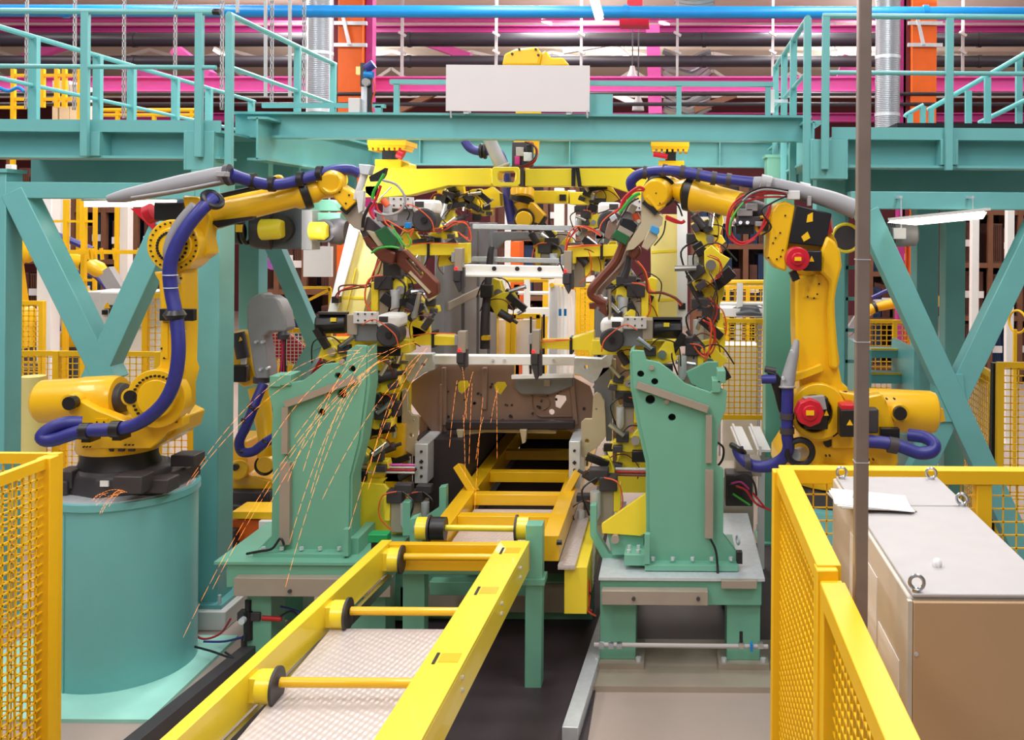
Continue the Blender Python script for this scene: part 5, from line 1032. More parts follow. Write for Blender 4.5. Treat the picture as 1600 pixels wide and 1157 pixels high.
gun_cables(wg, (('cable_red', [(1008, 296), (998, 293), (986, 300), (974, 312), (970, 326)], 2.4), ('cable_red', [(1006, 298), (992, 299), (980, 309), (973, 320), (960, 334)], 1.6), ('cable_green', [(1000, 302), (988, 308), (978, 320), (968, 332)], 2.8), ('black', [(998, 310), (984, 318), (976, 332), (966, 344)], 1.4), ('grey', [(996, 306), (984, 316), (972, 336), (964, 352)], 1.2), ('black', [(960, 324), (946, 330), (934, 334)], 1), ('black', [(1040, 345), (1036, 366), (1022, 384)], 1.2),
    ('cable_red', [(1040, 338), (1052, 343), (1064, 348), (1070, 345)], 2.6), ('cable_red', [(1040, 341), (1054, 347), (1066, 349)], 2), ('black', [(1050, 312), (1060, 322), (1066, 338)], 1.5), ('copper', [(992, 408), (1003, 420), (1010, 438), (1013, 456), (1035, 458), (1055, 466), (1066, 477)], 2.3), ('cable_orange', [(996, 408), (1008, 424), (1013, 444), (1018, 455), (1040, 460), (1056, 468), (1064, 478)], 1.6)), 7.06)
# ---------------- servo clamp units ----------------
def servo(label, flip, x0, yb, Y, upper=False):
    """long black motor, light gear block, bolted plate, white housing, dark wheel; x0 = outer end, flip = +1 runs to the right"""
    t = T('servo_clamp', label, 'machine', P(x0+flip*60, yb+40, Y)); X_ = lambda d: x0+flip*d
    def bx(a, b, y0, y1, dy, d): return MB().pbox(min(X_(a), X_(b)), yb+y0, max(X_(a), X_(b)), yb+y1, Y+dy, d)
    if not upper:
        b = MB(); b.rev(P(X_(0), yb+14, Y+.08), P(X_(46), yb+14, Y+.08), [(0, .07), (.05, .08), (.95, .08), (1, .075)], 10); m = b.build('motor', 'black', t)
        bx(20, 29, 5, 11, -.012, .02).build('label_plate', 'lemon', m)
        bx(0, 46, -4, 0, .02, .05).build('rail', 'iron', t)
        MB().bar(P(X_(-2), yb+22, Y), P(X_(16), yb+52, Y), .05, .05).build('cable_arm', 'black', t)
    bx(46, 62, 0, 32, -.02, .22).build('gear_block', 'tray', t, .006)
    pl = bx(56, 92, -4, 14, -.06, .06).build('bolted_plate', 'lightgrey', t, .003)
    for i in range(3):
        for j in (0, 10): MB().disc(X_(63+i*11), yb-1+j, Y-.07, 1.4, .012, 8).build('bolt', 'iron', pl)
    bx(58, 94, 14, 42, 0, .2).build('lower_block', 'sheetgrey', t, .006)
    bx(92, 128, 0, 22, -.05, .26).build('housing', 'white', t, .03); bx(96, 110, 3, 12, -.055, .02).build('inset', 'iron', t)
    MB().disc(X_(110), yb+32, Y-.06, 19, .2, 28).build('wheel', 'iron', t, .015); MB().disc(X_(110), yb+32, Y-.08, 5, .03, 12).build('hub', 'black', t)
    MB().ptube([(X_(70), yb+16), (X_(90), yb+8), (X_(120), yb+30), (X_(126), yb+50)], 1, Y-.1, n=6).build('cable', 'cable_orange', t)
    return t
servo('servo clamp with black motor at the top of the left pedestal', 1, 496, 492, 7.55)
servo('servo clamp with black motor at the top of the right pedestal', -1, 1066, 500, 7.55)
servo('servo clamp with white housing right of the left weld gun', 1, 552, 312, 8.0, True)
servo('servo clamp with white housing left of the right weld gun', -1, 1062, 316, 8.1, True)
# lower yellow support arms with small clamps
def arm(label, pts, Y, band, clampx, cy, m='cream'):
    t = T('cantilever_beam', label, 'arm', P(pts[0][0], pts[0][1], Y))
    MB().ppoly(pts, Y, .14).build('beam', 'lemon', t, .006)
    MB().pbox(band-2, cy-4, band+2, cy+22, Y-.01, .17).build('strap', 'black', t)
    MB().ptube([(pts[0][0], cy+3), (band, cy-1), (clampx, cy)], .9, Y-.03, n=6).build('cable', 'cable_orange', t)
    return t
arm('yellow tapered arm in front of the left car pillar', [(643, 508), (655, 512), (675, 524), (714, 526), (714, 540), (645, 540)], 7.9, 676, 712, 522)
arm('yellow tapered arm reaching in from the right pedestal', [(845, 532), (880, 532), (928, 518), (928, 556), (920, 558), (918, 548), (846, 545)], 7.9, 892, 846, 532)
arm('yellow bar carrying the upper left clamp over the windscreen', [(632, 382), (731, 380), (731, 412), (716, 412), (714, 399), (632, 400)], 8.1, 669, 716, 381)
arm('yellow bar carrying the upper right clamp over the windscreen', [(884, 385), (960, 382), (985, 388), (985, 400), (900, 402), (900, 412), (884, 412)], 8.1, 940, 890, 384)
def pin(label, x, y0, ym, y1, Y, led=True):
    t = T('pin_clamp', label, 'clamp', P(x, y1, Y))
    MB().pbox(x-7, y0, x+5, ym, Y, .1).build('cylinder', 'tray', t, .005); MB().pbox(x-9, ym, x+2, ym+16, Y-.01, .1).build('valve', 'iron', t, .004); MB().pbox(x+2, ym-6, x+8, y1-8, Y+.02, .06).build('slide', 'darkgrey', t, .003)
    MB().ppoly([(x-8, ym+16), (x+2, ym+16), (x+3, y1-6), (x, y1), (x-3, y1-6)], Y, .07).build('jaw', 'iron', t, .004)
    MB().pbox(x-12, y0+6, x-6, y0+22, Y+.02, .06).build('block', 'grey', t, .003)
    if led: MB().disc(x-5, ym-4, Y-.02, 2.4, .03, 10).build('signal_light', 'ledred', t)
    return t
pin('upright pin clamp with red light on the left end of the roof bow', 717, 388, 424, 458, 7.95)
pin('upright pin clamp with red light on the right end of the roof bow', 888, 392, 428, 460, 7.95)
pin('upright pin clamp with red light on the left of the cowl rail', 722, 518, 552, 582, 7.8)
pin('upright pin clamp with red light on the right of the cowl rail', 838, 516, 554, 596, 7.8)
# ---------------- small jig clutter: three kinds, copied ----------------
def proto_toggle():
    t = T('toggle_clamp', 'x', 'clamp')
    MB().poly([(-.11, 0, -.1), (.05, 0, -.1), (.07, 0, -.03), (.0, 0, .02), (.02, 0, .1), (-.06, 0, .11), (-.1, 0, .03)], (0, .06, 0)).build('bracket', 'lemon', t, .004)
    b = MB(); b.rev((.02, -.03, -.06), (.16, -.03, .02), [(0, .03), (.7, .03), (.75, .012), (1, .012)], 12); b.build('cylinder', 'iron', t)
    MB().bar((-.06, -.02, .06), (.1, -.02, .12), .05, .05).build('jaw', 'black', t); MB().cyl((.1, -.02, .12), (.1, -.02, .05), .014, n=8).build('contact_pad', 'steel', t)
    MB().tube([(.12, -.05, -.02), (.06, -.09, .05), (-.05, -.08, .02), (-.1, -.05, -.1), (-.06, -.04, -.18)], .0045, 6).build('cable', 'copper', t)
    return t
def proto_stack():
    t = T('clamp_stack', 'x', 'clamp')
    MB().box(-.05, .05, 0, .1, -.18, .02).build('post', 'tray', t, .006)
    b = MB(); b.box(-.07, .03, -.03, .07, .02, .1); b.box(-.02, .09, -.02, .06, .08, .14); b.build('valve', 'iron', t, .006)
    MB().rev((.05, -.02, .02), (.05, -.02, -.14), [(0, .03), (.8, .03), (1, .015)], 12).build('cylinder', 'galv', t)
    MB().box(-.09, -.05, -.01, .05, -.1, .06).build('bracket', 'lemon', t, .004)
    MB().tube([(.0, -.04, .1), (-.08, -.08, .08), (-.1, -.07, -.05), (-.02, -.06, -.15)], .0045, 6).build('cable', 'cable_orange', t)
    MB().tube([(.04, -.04, .1), (.12, -.08, .04), (.08, -.07, -.1)], .006, 6).build('cable', 'black', t)
    return t
def proto_pivot():
    t = T('pivot_clamp', 'x', 'clamp')
    MB().poly([(-.12, 0, -.03), (.02, 0, -.07), (.13, 0, -.05), (.12, 0, .0), (.03, 0, .0), (-.04, 0, .09), (-.09, 0, .09), (-.1, 0, .02)], (0, .08, 0)).build('bracket', 'lemon', t, .004)
    MB().cyl((-.02, -.03, .01), (-.02, .11, .01), .028, n=14).build('pivot', 'steel', t)
    MB().box(-.09, .0, -.05, .0, -.12, -.05).build('lower_block', 'black', t, .006); MB().box(.02, .1, -.04, .02, .0, .06).build('upper_block', 'iron', t, .006)
    MB().box(.06, .12, -.05, -.0, -.06, -.02).build('sensor', 'darkgrey', t, .004)
    MB().cyl((.05, -.06, .05), (.14, -.06, .12), .016, n=10).build('spindle', 'steel', t)
    MB().tube([(.06, -.05, .06), (0, -.1, .12), (-.12, -.08, .08), (-.14, -.05, -.06)], .0045, 6).build('cable', 'black', t)
    return t
PR = {'t': proto_toggle(), 's': proto_stack(), 'p': proto_pivot()}; used = set()
def clamp(kind, px, py, Y, ang, s, label, flip=1):
    r = PR[kind]
    if kind in used: r = copy_tree(r)
    used.add(kind)
    r.location = P(px, py, Y); r.rotation_euler = (0, R(ang), 0); r.scale = (s*flip, s, s)
    tag(r, label, 'clamp', {'t': 'toggle clamps around the car body', 's': 'upright clamp stacks around the car body', 'p': 'pivot clamps around the car body'}[kind])
for a in (
 ('p', 700, 303, 9.4, -20, 1.0, 'yellow pivot clamp just below the left half of the gantry bar'), ('p', 722, 308, 9.4, 30, 1.1, 'yellow pivot clamp with green sensor under the gantry left of the joint'), ('t', 742, 312, 9.4, 60, 1.0, 'toggle clamp hanging close to the gantry joint bracket'),
 ('p', 752, 328, 9.5, 0, .9, 'pivot clamp on top of the car roof rail left of the blue hose'), ('t', 708, 335, 9.3, 10, 1.0, 'toggle clamp at the left end of the front roof rail'), ('s', 690, 320, 9.3, 15, 1.0, 'clamp stack behind the upper left servo housing'),
 ('p', 925, 310, 9.3, 20, 1.0, 'pivot clamp under the right half of the gantry bar', -1), ('t', 945, 305, 9.3, -30, 1.0, 'toggle clamp below the right end of the gantry bar', -1), ('s', 912, 345, 9.2, 0, 1.0, 'clamp stack at the right end of the front roof rail', -1), ('p', 925, 350, 9.1, -15, .9, 'yellow pivot clamp left of the upper right servo housing', -1),
 ('s', 652, 395, 8.3, 5, 1.1, 'clamp stack behind the brown electrode arm near the yellow bar'), ('t', 648, 368, 8.2, 20, 1.1, 'toggle clamp under the dark wheel of the upper left servo'), ('p', 690, 362, 8.4, 0, 1.0, 'pivot clamp right of the upper left servo wheel'), ('t', 700, 398, 8.2, -10, .9, 'toggle clamp left of the upper left pin clamp'),
 ('s', 606, 458, 8.0, 0, 1.5, 'big clamp stack with rounded grey cover left of the brown arm'), ('p', 630, 458, 8.0, 35, 1.3, 'yellow pivot clamp in the shade of the brown electrode arm'), ('p', 640, 432, 8.1, -20, 1.1, 'pivot clamp touching the middle of the brown electrode arm'), ('t', 628, 490, 8.0, 15, 1.2, 'toggle clamp just above the lower left servo housing'), ('p', 662, 478, 8.0, 0, 1.0, 'pivot clamp left of the car pillar at the electrode tip'), ('t', 655, 505, 7.9, -25, 1.0, 'toggle clamp beside the lower left servo wheel'),
 ('s', 596, 484, 8.2, 0, .9, 'clamp stack at the foot of the left gantry leg'),
 ('s', 903, 410, 8.2, 0, 1.2, 'clamp stack beside the upper right pin clamp', -1), ('t', 925, 402, 8.2, 15, 1.1, 'toggle clamp above the right electrode arms', -1), ('p', 945, 395, 8.3, 0, 1.1, 'pivot clamp behind the right electrode arms', -1), ('t', 965, 440, 8.1, 10, 1.2, 'toggle clamp right of the bent electrode arms', -1), ('s', 988, 470, 8.0, 0, 1.5, 'big clamp stack below the right weld gun', -1), ('p', 966, 470, 8.0, -30, 1.1, 'pivot clamp beside the right electrode tip', -1), ('p', 1003, 450, 8.2, 15, 1.2, 'pivot clamp next to the right gantry leg', -1), ('t', 1008, 480, 8.1, 0, 1.1, 'toggle clamp at the foot of the right gantry leg', -1), ('p', 975, 498, 7.9, 10, .9, 'pivot clamp on the lower right servo plate', -1),
 ('p', 1105, 370, 8.3, 60, 1.3, 'yellow pivot clamp right of the right gantry leg near the forearm', -1), ('t', 1108, 345, 8.3, 20, 1.2, 'toggle clamp below the wrist seal of the right robot', -1), ('s', 1098, 405, 8.4, 0, 1.6, 'black clamp stack hanging right of the right gantry leg', -1), ('p', 1108, 420, 8.2, -40, 1.6, 'yellow lever pivot clamp right of the right gantry leg', -1), ('t', 1106, 455, 8.3, 30, 1.4, 'toggle clamp with looping cables below the yellow lever', -1), ('s', 1105, 505, 8.1, 0, 1.5, 'clamp stack with red wiring above the right pedestal', -1), ('t', 1108, 535, 7.9, 20, 1.3, 'toggle clamp with orange wiring above the right pedestal lug', -1), ('p', 1105, 572, 7.7, -30, 1.4, 'yellow pivot clamp behind the right pedestal top', -1), ('s', 1078, 560, 7.6, 0, 1.2, 'clamp stack between the right servo motor and the pedestal', -1), ('p', 1030, 556, 7.5, 0, 1.2, 'yellow pivot clamp on top of the right pedestal notch', -1),
 ('p', 525, 552, 7.6, 0, 1.2, 'yellow pivot clamp on top of the left pedestal notch'), ('t', 590, 570, 7.8, 20, 1.5, 'toggle clamp between the left pedestal and the cowl rail'), ('p', 592, 600, 7.8, -20, 1.3, 'yellow pivot clamp right of the left pedestal upper holes'), ('s', 596, 632, 7.9, 90, 1.1, 'lying clamp stack beside the beige left flange'), ('p', 582, 655, 7.8, 0, 1.25, 'large pivot clamp right of the left pedestal middle'), ('t', 592, 690, 7.9, 10, 1.2, 'toggle clamp above the striped rods by the left pedestal'), ('p', 604, 565, 8.0, 40, 1.1, 'pivot clamp behind the left end of the cowl rail'),
 ('p', 978, 600, 7.9, 10, 1.1, 'pivot clamp left of the right pedestal top hole', -1), ('s', 980, 640, 7.9, 0, 1.1, 'clamp stack between right flange and right pedestal', -1), ('p', 988, 690, 7.8, 0, 1.3, 'large pivot clamp left of the right pedestal middle', -1), ('t', 972, 715, 7.9, -20, 1.1, 'toggle clamp below the right flange tip', -1), ('t', 990, 560, 7.8, 30, 1.1, 'toggle clamp at the left corner of the right pedestal', -1),
 ('s', 622, 790, 7.5, 0, 1.2, 'beige clamp stack right of the yellow triangular plate'), ('s', 655, 788, 7.8, 0, 1.1, 'clamp stack behind the left front rail end'), ('s', 945, 772, 7.5, 0, 1.4, 'beige clamp stack left of the right yellow gusset', -1), ('s', 918, 800, 7.8, 0, 1.0, 'clamp stack below the right front rail end', -1), ('t', 938, 738, 7.7, 0, 1.1, 'toggle clamp with orange cap below the right flange', -1), ('t', 622, 735, 8.0, 0, 1.0, 'toggle clamp left of the left front rail end'), ('p', 575, 720, 7.7, 0, 1.3, 'pivot clamp beside the striped rods at the left pedestal'),
 ('s', 855, 400, 9.6, 0, 1.3, 'dark clamp stack inside the car under the roof rail'), ('p', 875, 390, 9.7, 0, 1.3, 'pivot clamp inside the car at the right roof side', -1), ('t', 850, 375, 9.8, 30, 1.2, 'toggle clamp behind the front roof rail', -1), ('p', 783, 462, 9.6, 20, 1.5, 'yellow and black pivot clamp hanging beside the dark tube'), ('t', 790, 478, 9.5, 60, 1.3, 'toggle clamp with black chain below the dark tube middle')):
    clamp(*a[:7], **({'flip': a[7]} if len(a) > 7 else {}))
# wire bundles beside the gantry legs
for k, (lab, pts, m, r, Y) in enumerate((('orange wire bundle hanging above the right pedestal', [(1098, 500), (1112, 512), (1118, 535), (1108, 555), (1090, 548), (1078, 535)], 'cable_orange', 2.5, 7.6), ('black cable loop right of the right gantry leg', [(1082, 455), (1096, 480), (1112, 478), (1120, 450), (1108, 425)], 'black', 1.3, 7.9), ('red cable arc right of the yellow lever', [(1105, 400), (1124, 410), (1127, 430), (1112, 440)], 'cable_red', 1.2, 8.0), ('brown cable arc beside the yellow fence gate', [(1105, 465), (1118, 480), (1119, 500), (1110, 515)], 'copper', 1.8, 7.8),
      ('orange cable fan at the left end of the roof rail', [(655, 362), (690, 361), (712, 350), (732, 350), (732, 372), (715, 362)], 'cable_orange', 1.6, 8.0), ('orange cable arc at the right end of the roof rail', [(880, 412), (886, 380), (905, 358), (925, 358), (935, 364)], 'cable_orange', 1.8, 8.0), ('thick dark cable on the left gantry leg', [(524, 464), (532, 455), (560, 450), (578, 446), (586, 420), (592, 400)], 'copper', 2.2, 8.6), ('orange cable bundle hanging at the right base corner', [(900, 896), (915, 905), (922, 925), (920, 950), (925, 955)], 'cable_orange', 2.6, 6.9))):
    t = T('cable_bundle', lab, 'cable', P(*pts[0], Y))
    for j in range(3): MB().ptube([(a+j*1.5*r*math.sin(i*1.3+j), b_+j*1.6*r*math.cos(i+j), Y-.02*j) for i, (a, b_) in enumerate(pts)], r*.6, None, n=6).build('strand', m if j != 1 else 'cable_red' if m != 'black' else 'darkgrey', t)
    MB().ring(P(*pts[len(pts)//2], Y), (1, 0, .5), .02, .006).build('cable_tie', 'black', t)
t = T('tie_rod_rack', 'bundle of pinkish rods lying right of the left pedestal', 'rods', P(590, 735, 7.7))
for y, m in ((726, 'pink'), (730, 'lightgrey'), (734, 'cable_red'), (738, 'lightgrey')): MB().pcyl((560, y, 7.7), (648, y+1, 7.75), 1.8, n=8).build('rod', m, t)
t = T('tie_rod_rack', 'reddish rods left of the right pedestal below the flange', 'rods', P(990, 740, 7.8))
for y, m in ((733, 'lightgrey'), (737, 'cable_red'), (742, 'copper')): MB().pcyl((962, y, 7.8), (1014, y+1, 7.75), 2.4, n=8).build('rod', m, t)
# green support brackets under the car
for lab, pts, Y in (('green upright bracket with bent foot left of the conveyor', [(629, 785), (641, 785), (641, 838), (629, 838)], 7.4), ('bent green bracket left of the far conveyor', [(686, 762), (697, 760), (697, 800), (668, 822), (660, 812), (686, 794)], 7.6), ('bent green bracket right of the far conveyor', [(922, 790), (932, 790), (932, 832), (952, 866), (976, 868), (976, 880), (945, 882), (922, 838)], 7.2)):
    single(MB().ppoly(pts, Y, .08), 'support_bracket', 'green', lab, 'bracket', bevel=.004)
t = T('hinge_block', 'green bearing block with round cap left of the right pedestal foot', 'bearing', P(970, 850, 7.1)); MB().ppoly([(948, 830), (1006, 840), (1006, 868), (956, 868)], 7.15, .2).build('housing', 'green', t, .006); MB().disc(961, 844, 7.08, 6.5, .1).build('cap', 'tray', t); p = P(980, 868, 7.0); MB().box(p.x-.02, p.x+.13, 6.95, 7.2, p.z-.06, p.z+.02).build('foot', 'green', t, .004)
for dx in (0, .07): 
    for dy in (0, .1): MB().cyl((p.x+.01+dx, 7.0+dy, p.z+.02), (p.x+.01+dx, 7.0+dy, p.z+.04), .016, n=6).build('bolt', 'galv', t)
# ---------------- car body ----------------
car = T('car_body', 'unpainted grey car body shell held in the welding jig', 'car', P(785, 760, 8.5))
MB().ppoly([(638, 602), (660, 586), (688, 571), (803, 571), (803, 588), (896, 590), (922, 604), (928, 625), (926, 690), (880, 670), (800, 664), (700, 668), (690, 694), (664, 660), (640, 628)], 8.5, .02,
   [[(714, 600), (719, 595), (731, 595), (734, 602), (722, 616), (716, 612)], [(771, 603), (777, 597), (789, 597), (792, 603), (782, 617), (774, 612)], [(867, 622), (870, 617), (884, 619), (885, 625), (875, 639), (868, 636)], circ(862, 644, 4.5)]).build('firewall', 'sheet', car)
for a, c, w in (((694, 574), (696, 664), .03), ((758, 574), (757, 640), .035), ((893, 592), (900, 664), .035), ((690, 690), (690, 600), .02)): MB().bar(P(*a, 8.485), P(*c, 8.485), w*1.3, .05, up=(0, 1, 0)).build('stamped_rib', 'sheet', car, .008)
MB().ptube([(831, 618), (832, 636), (842, 650), (862, 651), (894, 651)], 1.5, 8.49, n=6).build('stamped_rib', 'sheet', car); MB().ptube([(844, 622), (856, 624), (858, 634), (848, 641)], 1.2, 8.49, n=6).build('stamped_rib', 'sheet', car)
MB().ppoly([(805, 588), (896, 588), (895, 604), (880, 610), (860, 618), (815, 618), (805, 608)], 8.44, .06).build('recess_panel', 'sheetgrey', car, .012)
MB().pbox(850, 595, 859, 604, 8.42, .03).build('bracket', 'tray', car)
rnd = random.Random(11)
for k in range(34):
    x, y = rnd.uniform(700, 920), rnd.uniform(600, 660); MB().disc(x, y, 8.485, rnd.choice((1.2, 1.6, 2.2)), .02, 8).build('grommet', 'dark', car)
MB().bar(P(648, 561, 8.3), P(899, 563, 8.3), .12, 14*8.3/F).build('cowl_rail', 'white', car, .006)
for x in (722, 770, 788, 865): MB().disc(x, 563, 8.225, 2.4, .03, 8).build('weld_nut', 'galv', car)
MB().bar(P(800, 589, 8.3), P(896, 587, 8.3), .06, .03).build('lower_lip', 'white', car)
MB().ppoly([(631, 554), (676, 553), (679, 578), (662, 583), (650, 592), (640, 598), (634, 594)], 8.2, .1, [circ(661, 570, 3)]).build('strut_plate', 'galv', car, .006)
MB().ppoly([(897, 559), (940, 561), (950, 553), (957, 556), (955, 575), (938, 590), (926, 600), (916, 594), (906, 587), (897, 586)], 8.2, .1, [circ(916, 574, 3)]).build('strut_plate', 'galv', car, .006)
MB().ppoly([(626, 612), (633, 608), (637, 612), (638, 642), (644, 649), (654, 650), (654, 668), (650, 690), (668, 702), (648, 714), (632, 704), (619, 692), (620, 640)], 8.1, .04, [circ(643, 681, 3.2), circ(646, 657, 1.6)]).build('fender_flange', 'primer', car, .004)
MB().ppoly([(628, 590), (640, 590), (634, 612), (624, 616)], 8.3, .1).build('fender_panel', 'sheetgrey', car, .004)
MB().ppoly([(927, 618), (932, 613), (938, 616), (944, 627), (946, 650), (947, 682), (936, 697), (910, 716), (907, 704), (908, 660), (914, 655), (925, 655)], 8.1, .04, [circ(917, 690, 3.4), circ(932, 640, 1.4)]).build('fender_flange', 'primer', car, .004)
MB().ppoly([(926, 606), (942, 574), (953, 573), (957, 620), (956, 690), (947, 690), (945, 625)], 8.2, .06).build('fender_panel', 'sheetgrey', car, .006)
MB().ppoly([(954, 560), (962, 562), (962, 620), (972, 648), (960, 660), (956, 640)], 8.25, .06).build('fender_edge', 'primer', car, .004)
for x0, y0, x1, y1 in ((648, 694, 668, 756), (889, 690, 906, 765)):
    b = MB(); b.pbox(x0, y0, x1, y1, 8.0, .5); r_ = b.build('rail_end', 'galv', car, .006)
    for f in (.2, .45, .6, .82): MB().disc((x0+x1)/2, y0+(y1-y0)*f, 7.99, 2.2 if f != .45 else 3.4, .02, 4 if f == .45 else 10).build('hole', 'dark', r_)
MB().pcyl((668, 690, 8.3), (660, 720, 8.2), 9).build('buffer_tube', 'lightgrey', car)
MB().bar(P(698, 664, 8.38), P(898, 664, 8.38), .1, .07).build('dash_channel', 'dark', car, .01)
MB().ppoly([(722, 672), (760, 667), (830, 668), (870, 674), (868, 678), (760, 676), (726, 680)], 8.4, .05).build('lower_lip', 'primer', car)
for x in (719, 818): MB().ppoly([(x-6, 672), (x+5, 672), (x+3, 692), (x-2, 694)], 8.3, .05).build('hanger_tab', 'primer', car, .003)
xl, xr = P(640, 660, 8.6).x, P(930, 660, 8.6).x
zf = P(790, 668, 8.6).z
MB().box(xl, xr, 8.6, 11.4, zf-.02, zf+.02).build('floor_pan', 'sheet', car)
MB().box(xl+.1, xl+.16, 8.55, 8.7, zf-.35, zf+.1).build('wheelhouse', 'sheet', car); MB().box(xr-.16, xr-.1, 8.55, 8.7, zf-.35, zf+.1).build('wheelhouse', 'sheet', car)
b = MB()
XL = -2.13
for y0, y1, z0, z1 in ((8.75, 9.55, zf, 3.05), (9.62, 10.3, zf, 3.15), (10.36, 10.9, zf, 3.2), (11.0, 11.5, zf, 3.2)):
    b.poly([(XL-.03, y0, z0), (XL+.05, y0+.04, z0), (XL+.05, y1-.04, z0), (XL-.03, y1, z0)], (0, 0, z1-z0))
b.box(XL-.06, XL-.02, 8.75, 11.5, zf, 2.6); b.box(XL-.05, XL+.04, 8.75, 11.5, 3.1, 3.2)
b.build('body_side', 'sheetgrey', car, .01)
MB().bar((XL+.04, 8.9, 2.42), (XL+.04, 10.9, 2.48), .06, .08).build('door_beam', 'tray', car, .006)
MB().ptube([(769, 385), (766, 400), (762, 450), (758, 500), (758, 545)], [4, 5, 6, 7, 8], 9.4, n=12).build('dark_tube', 'darkgrey', car)
MB().pbox(750, 445, 768, 466, 9.3, .1).build('tube_joint', 'black', car, .01); MB().pbox(752, 526, 764, 532, 9.25, .1).build('tube_label', 'fence', car)
XR = P(932, 450, 9.0).x
b = MB()
for y0, y1 in ((8.8, 9.1), (9.8, 10.1), (11.1, 11.5)): b.box(XR, XR+.08, y0, y1, zf, 3.1)
b.box(XR+.02, XR+.07, 8.8, 11.5, zf, 2.1); b.box(XR, XR+.08, 8.8, 11.5, 3.05, 3.15); b.build('body_side', 'sheetgrey', car, .01)
for (a, c, Y, h, m) in (((727, 422), (895, 425), 8.7, .1, 'white'), ((725, 430), (895, 433), 8.66, .025, 'white'), ((738, 405), (884, 408), 9.5, .05, 'galv'), ((740, 354), (902, 357), 9.3, .05, 'galv')):
    MB().bar(P(*a, Y), P(*c, Y), .1, h).build('roof_bow', m, car, .006)
for x in (772, 808, 843): MB().disc(x, 420+(x-772)*.01, 8.64, 3.5, .03, 12).build('hole', 'dark', car)
MB().ppoly([(770, 362), (890, 362), (890, 372), (790, 376), (776, 390), (770, 388)], 10.6, .03).build('tailgate_frame', 'sheetgrey', car, .01)
MB().ppoly([(840, 364), (892, 364), (890, 392), (858, 384)], 9.9, .03).build('roof_side', 'tray', car, .006)
# yellow jig frame glimpsed behind the firewall
single(MB().pbox(716, 594, 795, 618, 8.9, .05), 'jig_plate', 'lemon', 'yellow jig plate seen through the firewall holes', 'plate')
single(MB().box(P(570, 600, 8.1).x, P(628, 600, 8.1).x, 8.1, 8.4, 1.4, P(600, 545, 8.1).z), 'jig_post', 'lemon', 'yellow jig post right of the left pedestal', 'post')
single(MB().box(P(958, 600, 8.4).x, P(1000, 600, 8.4).x, 8.4, 8.7, .9, P(970, 545, 8.4).z), 'jig_post', 'sheet', 'brownish jig post behind the right pedestal', 'post')
single(MB().box(P(965, 600, 8.2).x, P(1010, 600, 8.2).x, 8.2, 8.4, .9, P(970, 640, 8.2).z), 'jig_post', 'lemon', 'lower yellow jig post left of the right pedestal', 'post')
single(MB().box(P(558, 640, 8.0).x, P(630, 640, 8.0).x, 8.0, 8.3, .75, P(600, 665, 8.0).z), 'jig_post', 'yellow', 'lower yellow jig block above the pinkish rods', 'post')
t = T('jig_beam', 'yellow beam across the top of the left pedestal under the servo clamp', 'beam', P(560, 540, 7.7)); MB().pbox(505, 530, 640, 552, 7.75, .2).build('beam', 'lemon', t, .006); MB().pbox(529, 535, 541, 550, 7.68, .06).build('block', 'lemon', t, .004)
t = T('jig_beam', 'yellow beam across the top of the right pedestal under the servo clamp', 'beam', P(1000, 545, 7.7)); MB().pbox(925, 532, 1062, 556, 7.75, .2).build('beam', 'lemon', t, .006); MB().pbox(1012, 542, 1025, 558, 7.66, .06).build('block', 'lemon', t, .004)
# ---------------- conveyors ----------------
def wheel(par, x, y, z, r=.085, w=.075, sgn=1, tread='lemon'):
    wb = MB(); wb.cyl((x, y, z), (x+sgn*w, y, z), r*.93, n=28); o = wb.build('wheel', tread, par)
    MB().cyl((x+sgn*w, y, z), (x+sgn*(w+.014), y, z), r*1.1, n=28).build('flange_disc', 'iron', o); MB().cyl((x-sgn*.02, y, z), (x, y, z), .03, n=14).build('hub', 'grey', o)
    return o
cv = T('roller_conveyor', 'near yellow roller conveyor with flanged wheels running towards the camera', 'conveyor', (-1.6, 5.2, 0))
zt = 1.03
def quad(b, a0, a1, y0, y1, w, z0, z1):
    vs = [(a0, y0, z0), (a0+w, y0, z0), (a1+w, y1, z0), (a1, y1, z0), (a0, y0, z1), (a0+w, y0, z1), (a1+w, y1, z1), (a1, y1, z1)]
    return b.raw(vs, [(0, 1, 2, 3), (7, 6, 5, 4), (0, 4, 5, 1), (1, 5, 6, 2), (2, 6, 7, 3), (3, 7, 4, 0)])
ya, yb_ = 6.55, 3.7
xA, xB = -1.965, -2.145
b = MB(); quad(b, xA, xB, ya, yb_, .07, zt-.19, zt); b.build('side_beam', 'lemon', cv, .004)
rA, rB = -1.155, -1.245
b = MB(); quad(b, rA, rB, ya, yb_, .2, zt-.02, zt); quad(b, rA+.18, rB+.18, ya, yb_, .02, zt-.2, zt-.02); quad(b, rA, rB, ya, yb_, .015, zt-.12, zt-.02); b.build('cover_channel', 'lemon', cv, .003)
b = MB(); b.box(xA, rA+.2, ya-.06, ya, zt-.19, zt-.01); b.build('cross_member', 'yellow', cv, .004)
quad(MB(), 0, 0, 0, 1, 1, 0, 1).bm.free()
b = MB(); quad(b, xA+.07, xB+.07, ya-.1, yb_, .03, zt-.26, zt-.2); b.build('guide_rail', 'steel', cv)
for y in (6.42, 5.52, 4.66, 3.86):
    f = (ya-y)/(ya-yb_); x = xA+(xB-xA)*f; xr_ = rA+(rB-rA)*f
    wheel(cv, x+.1, y, zt-.09); MB().cyl((x+.2, y, zt-.07), (xr_+.1, y, zt-.07), .024, n=12).build('axle_rod', 'yellow', cv)
    MB().box(x+.0, x+.1, y-.05, y+.05, zt-.15, zt-.03).build('bearing_block', 'lemon', cv, .004)
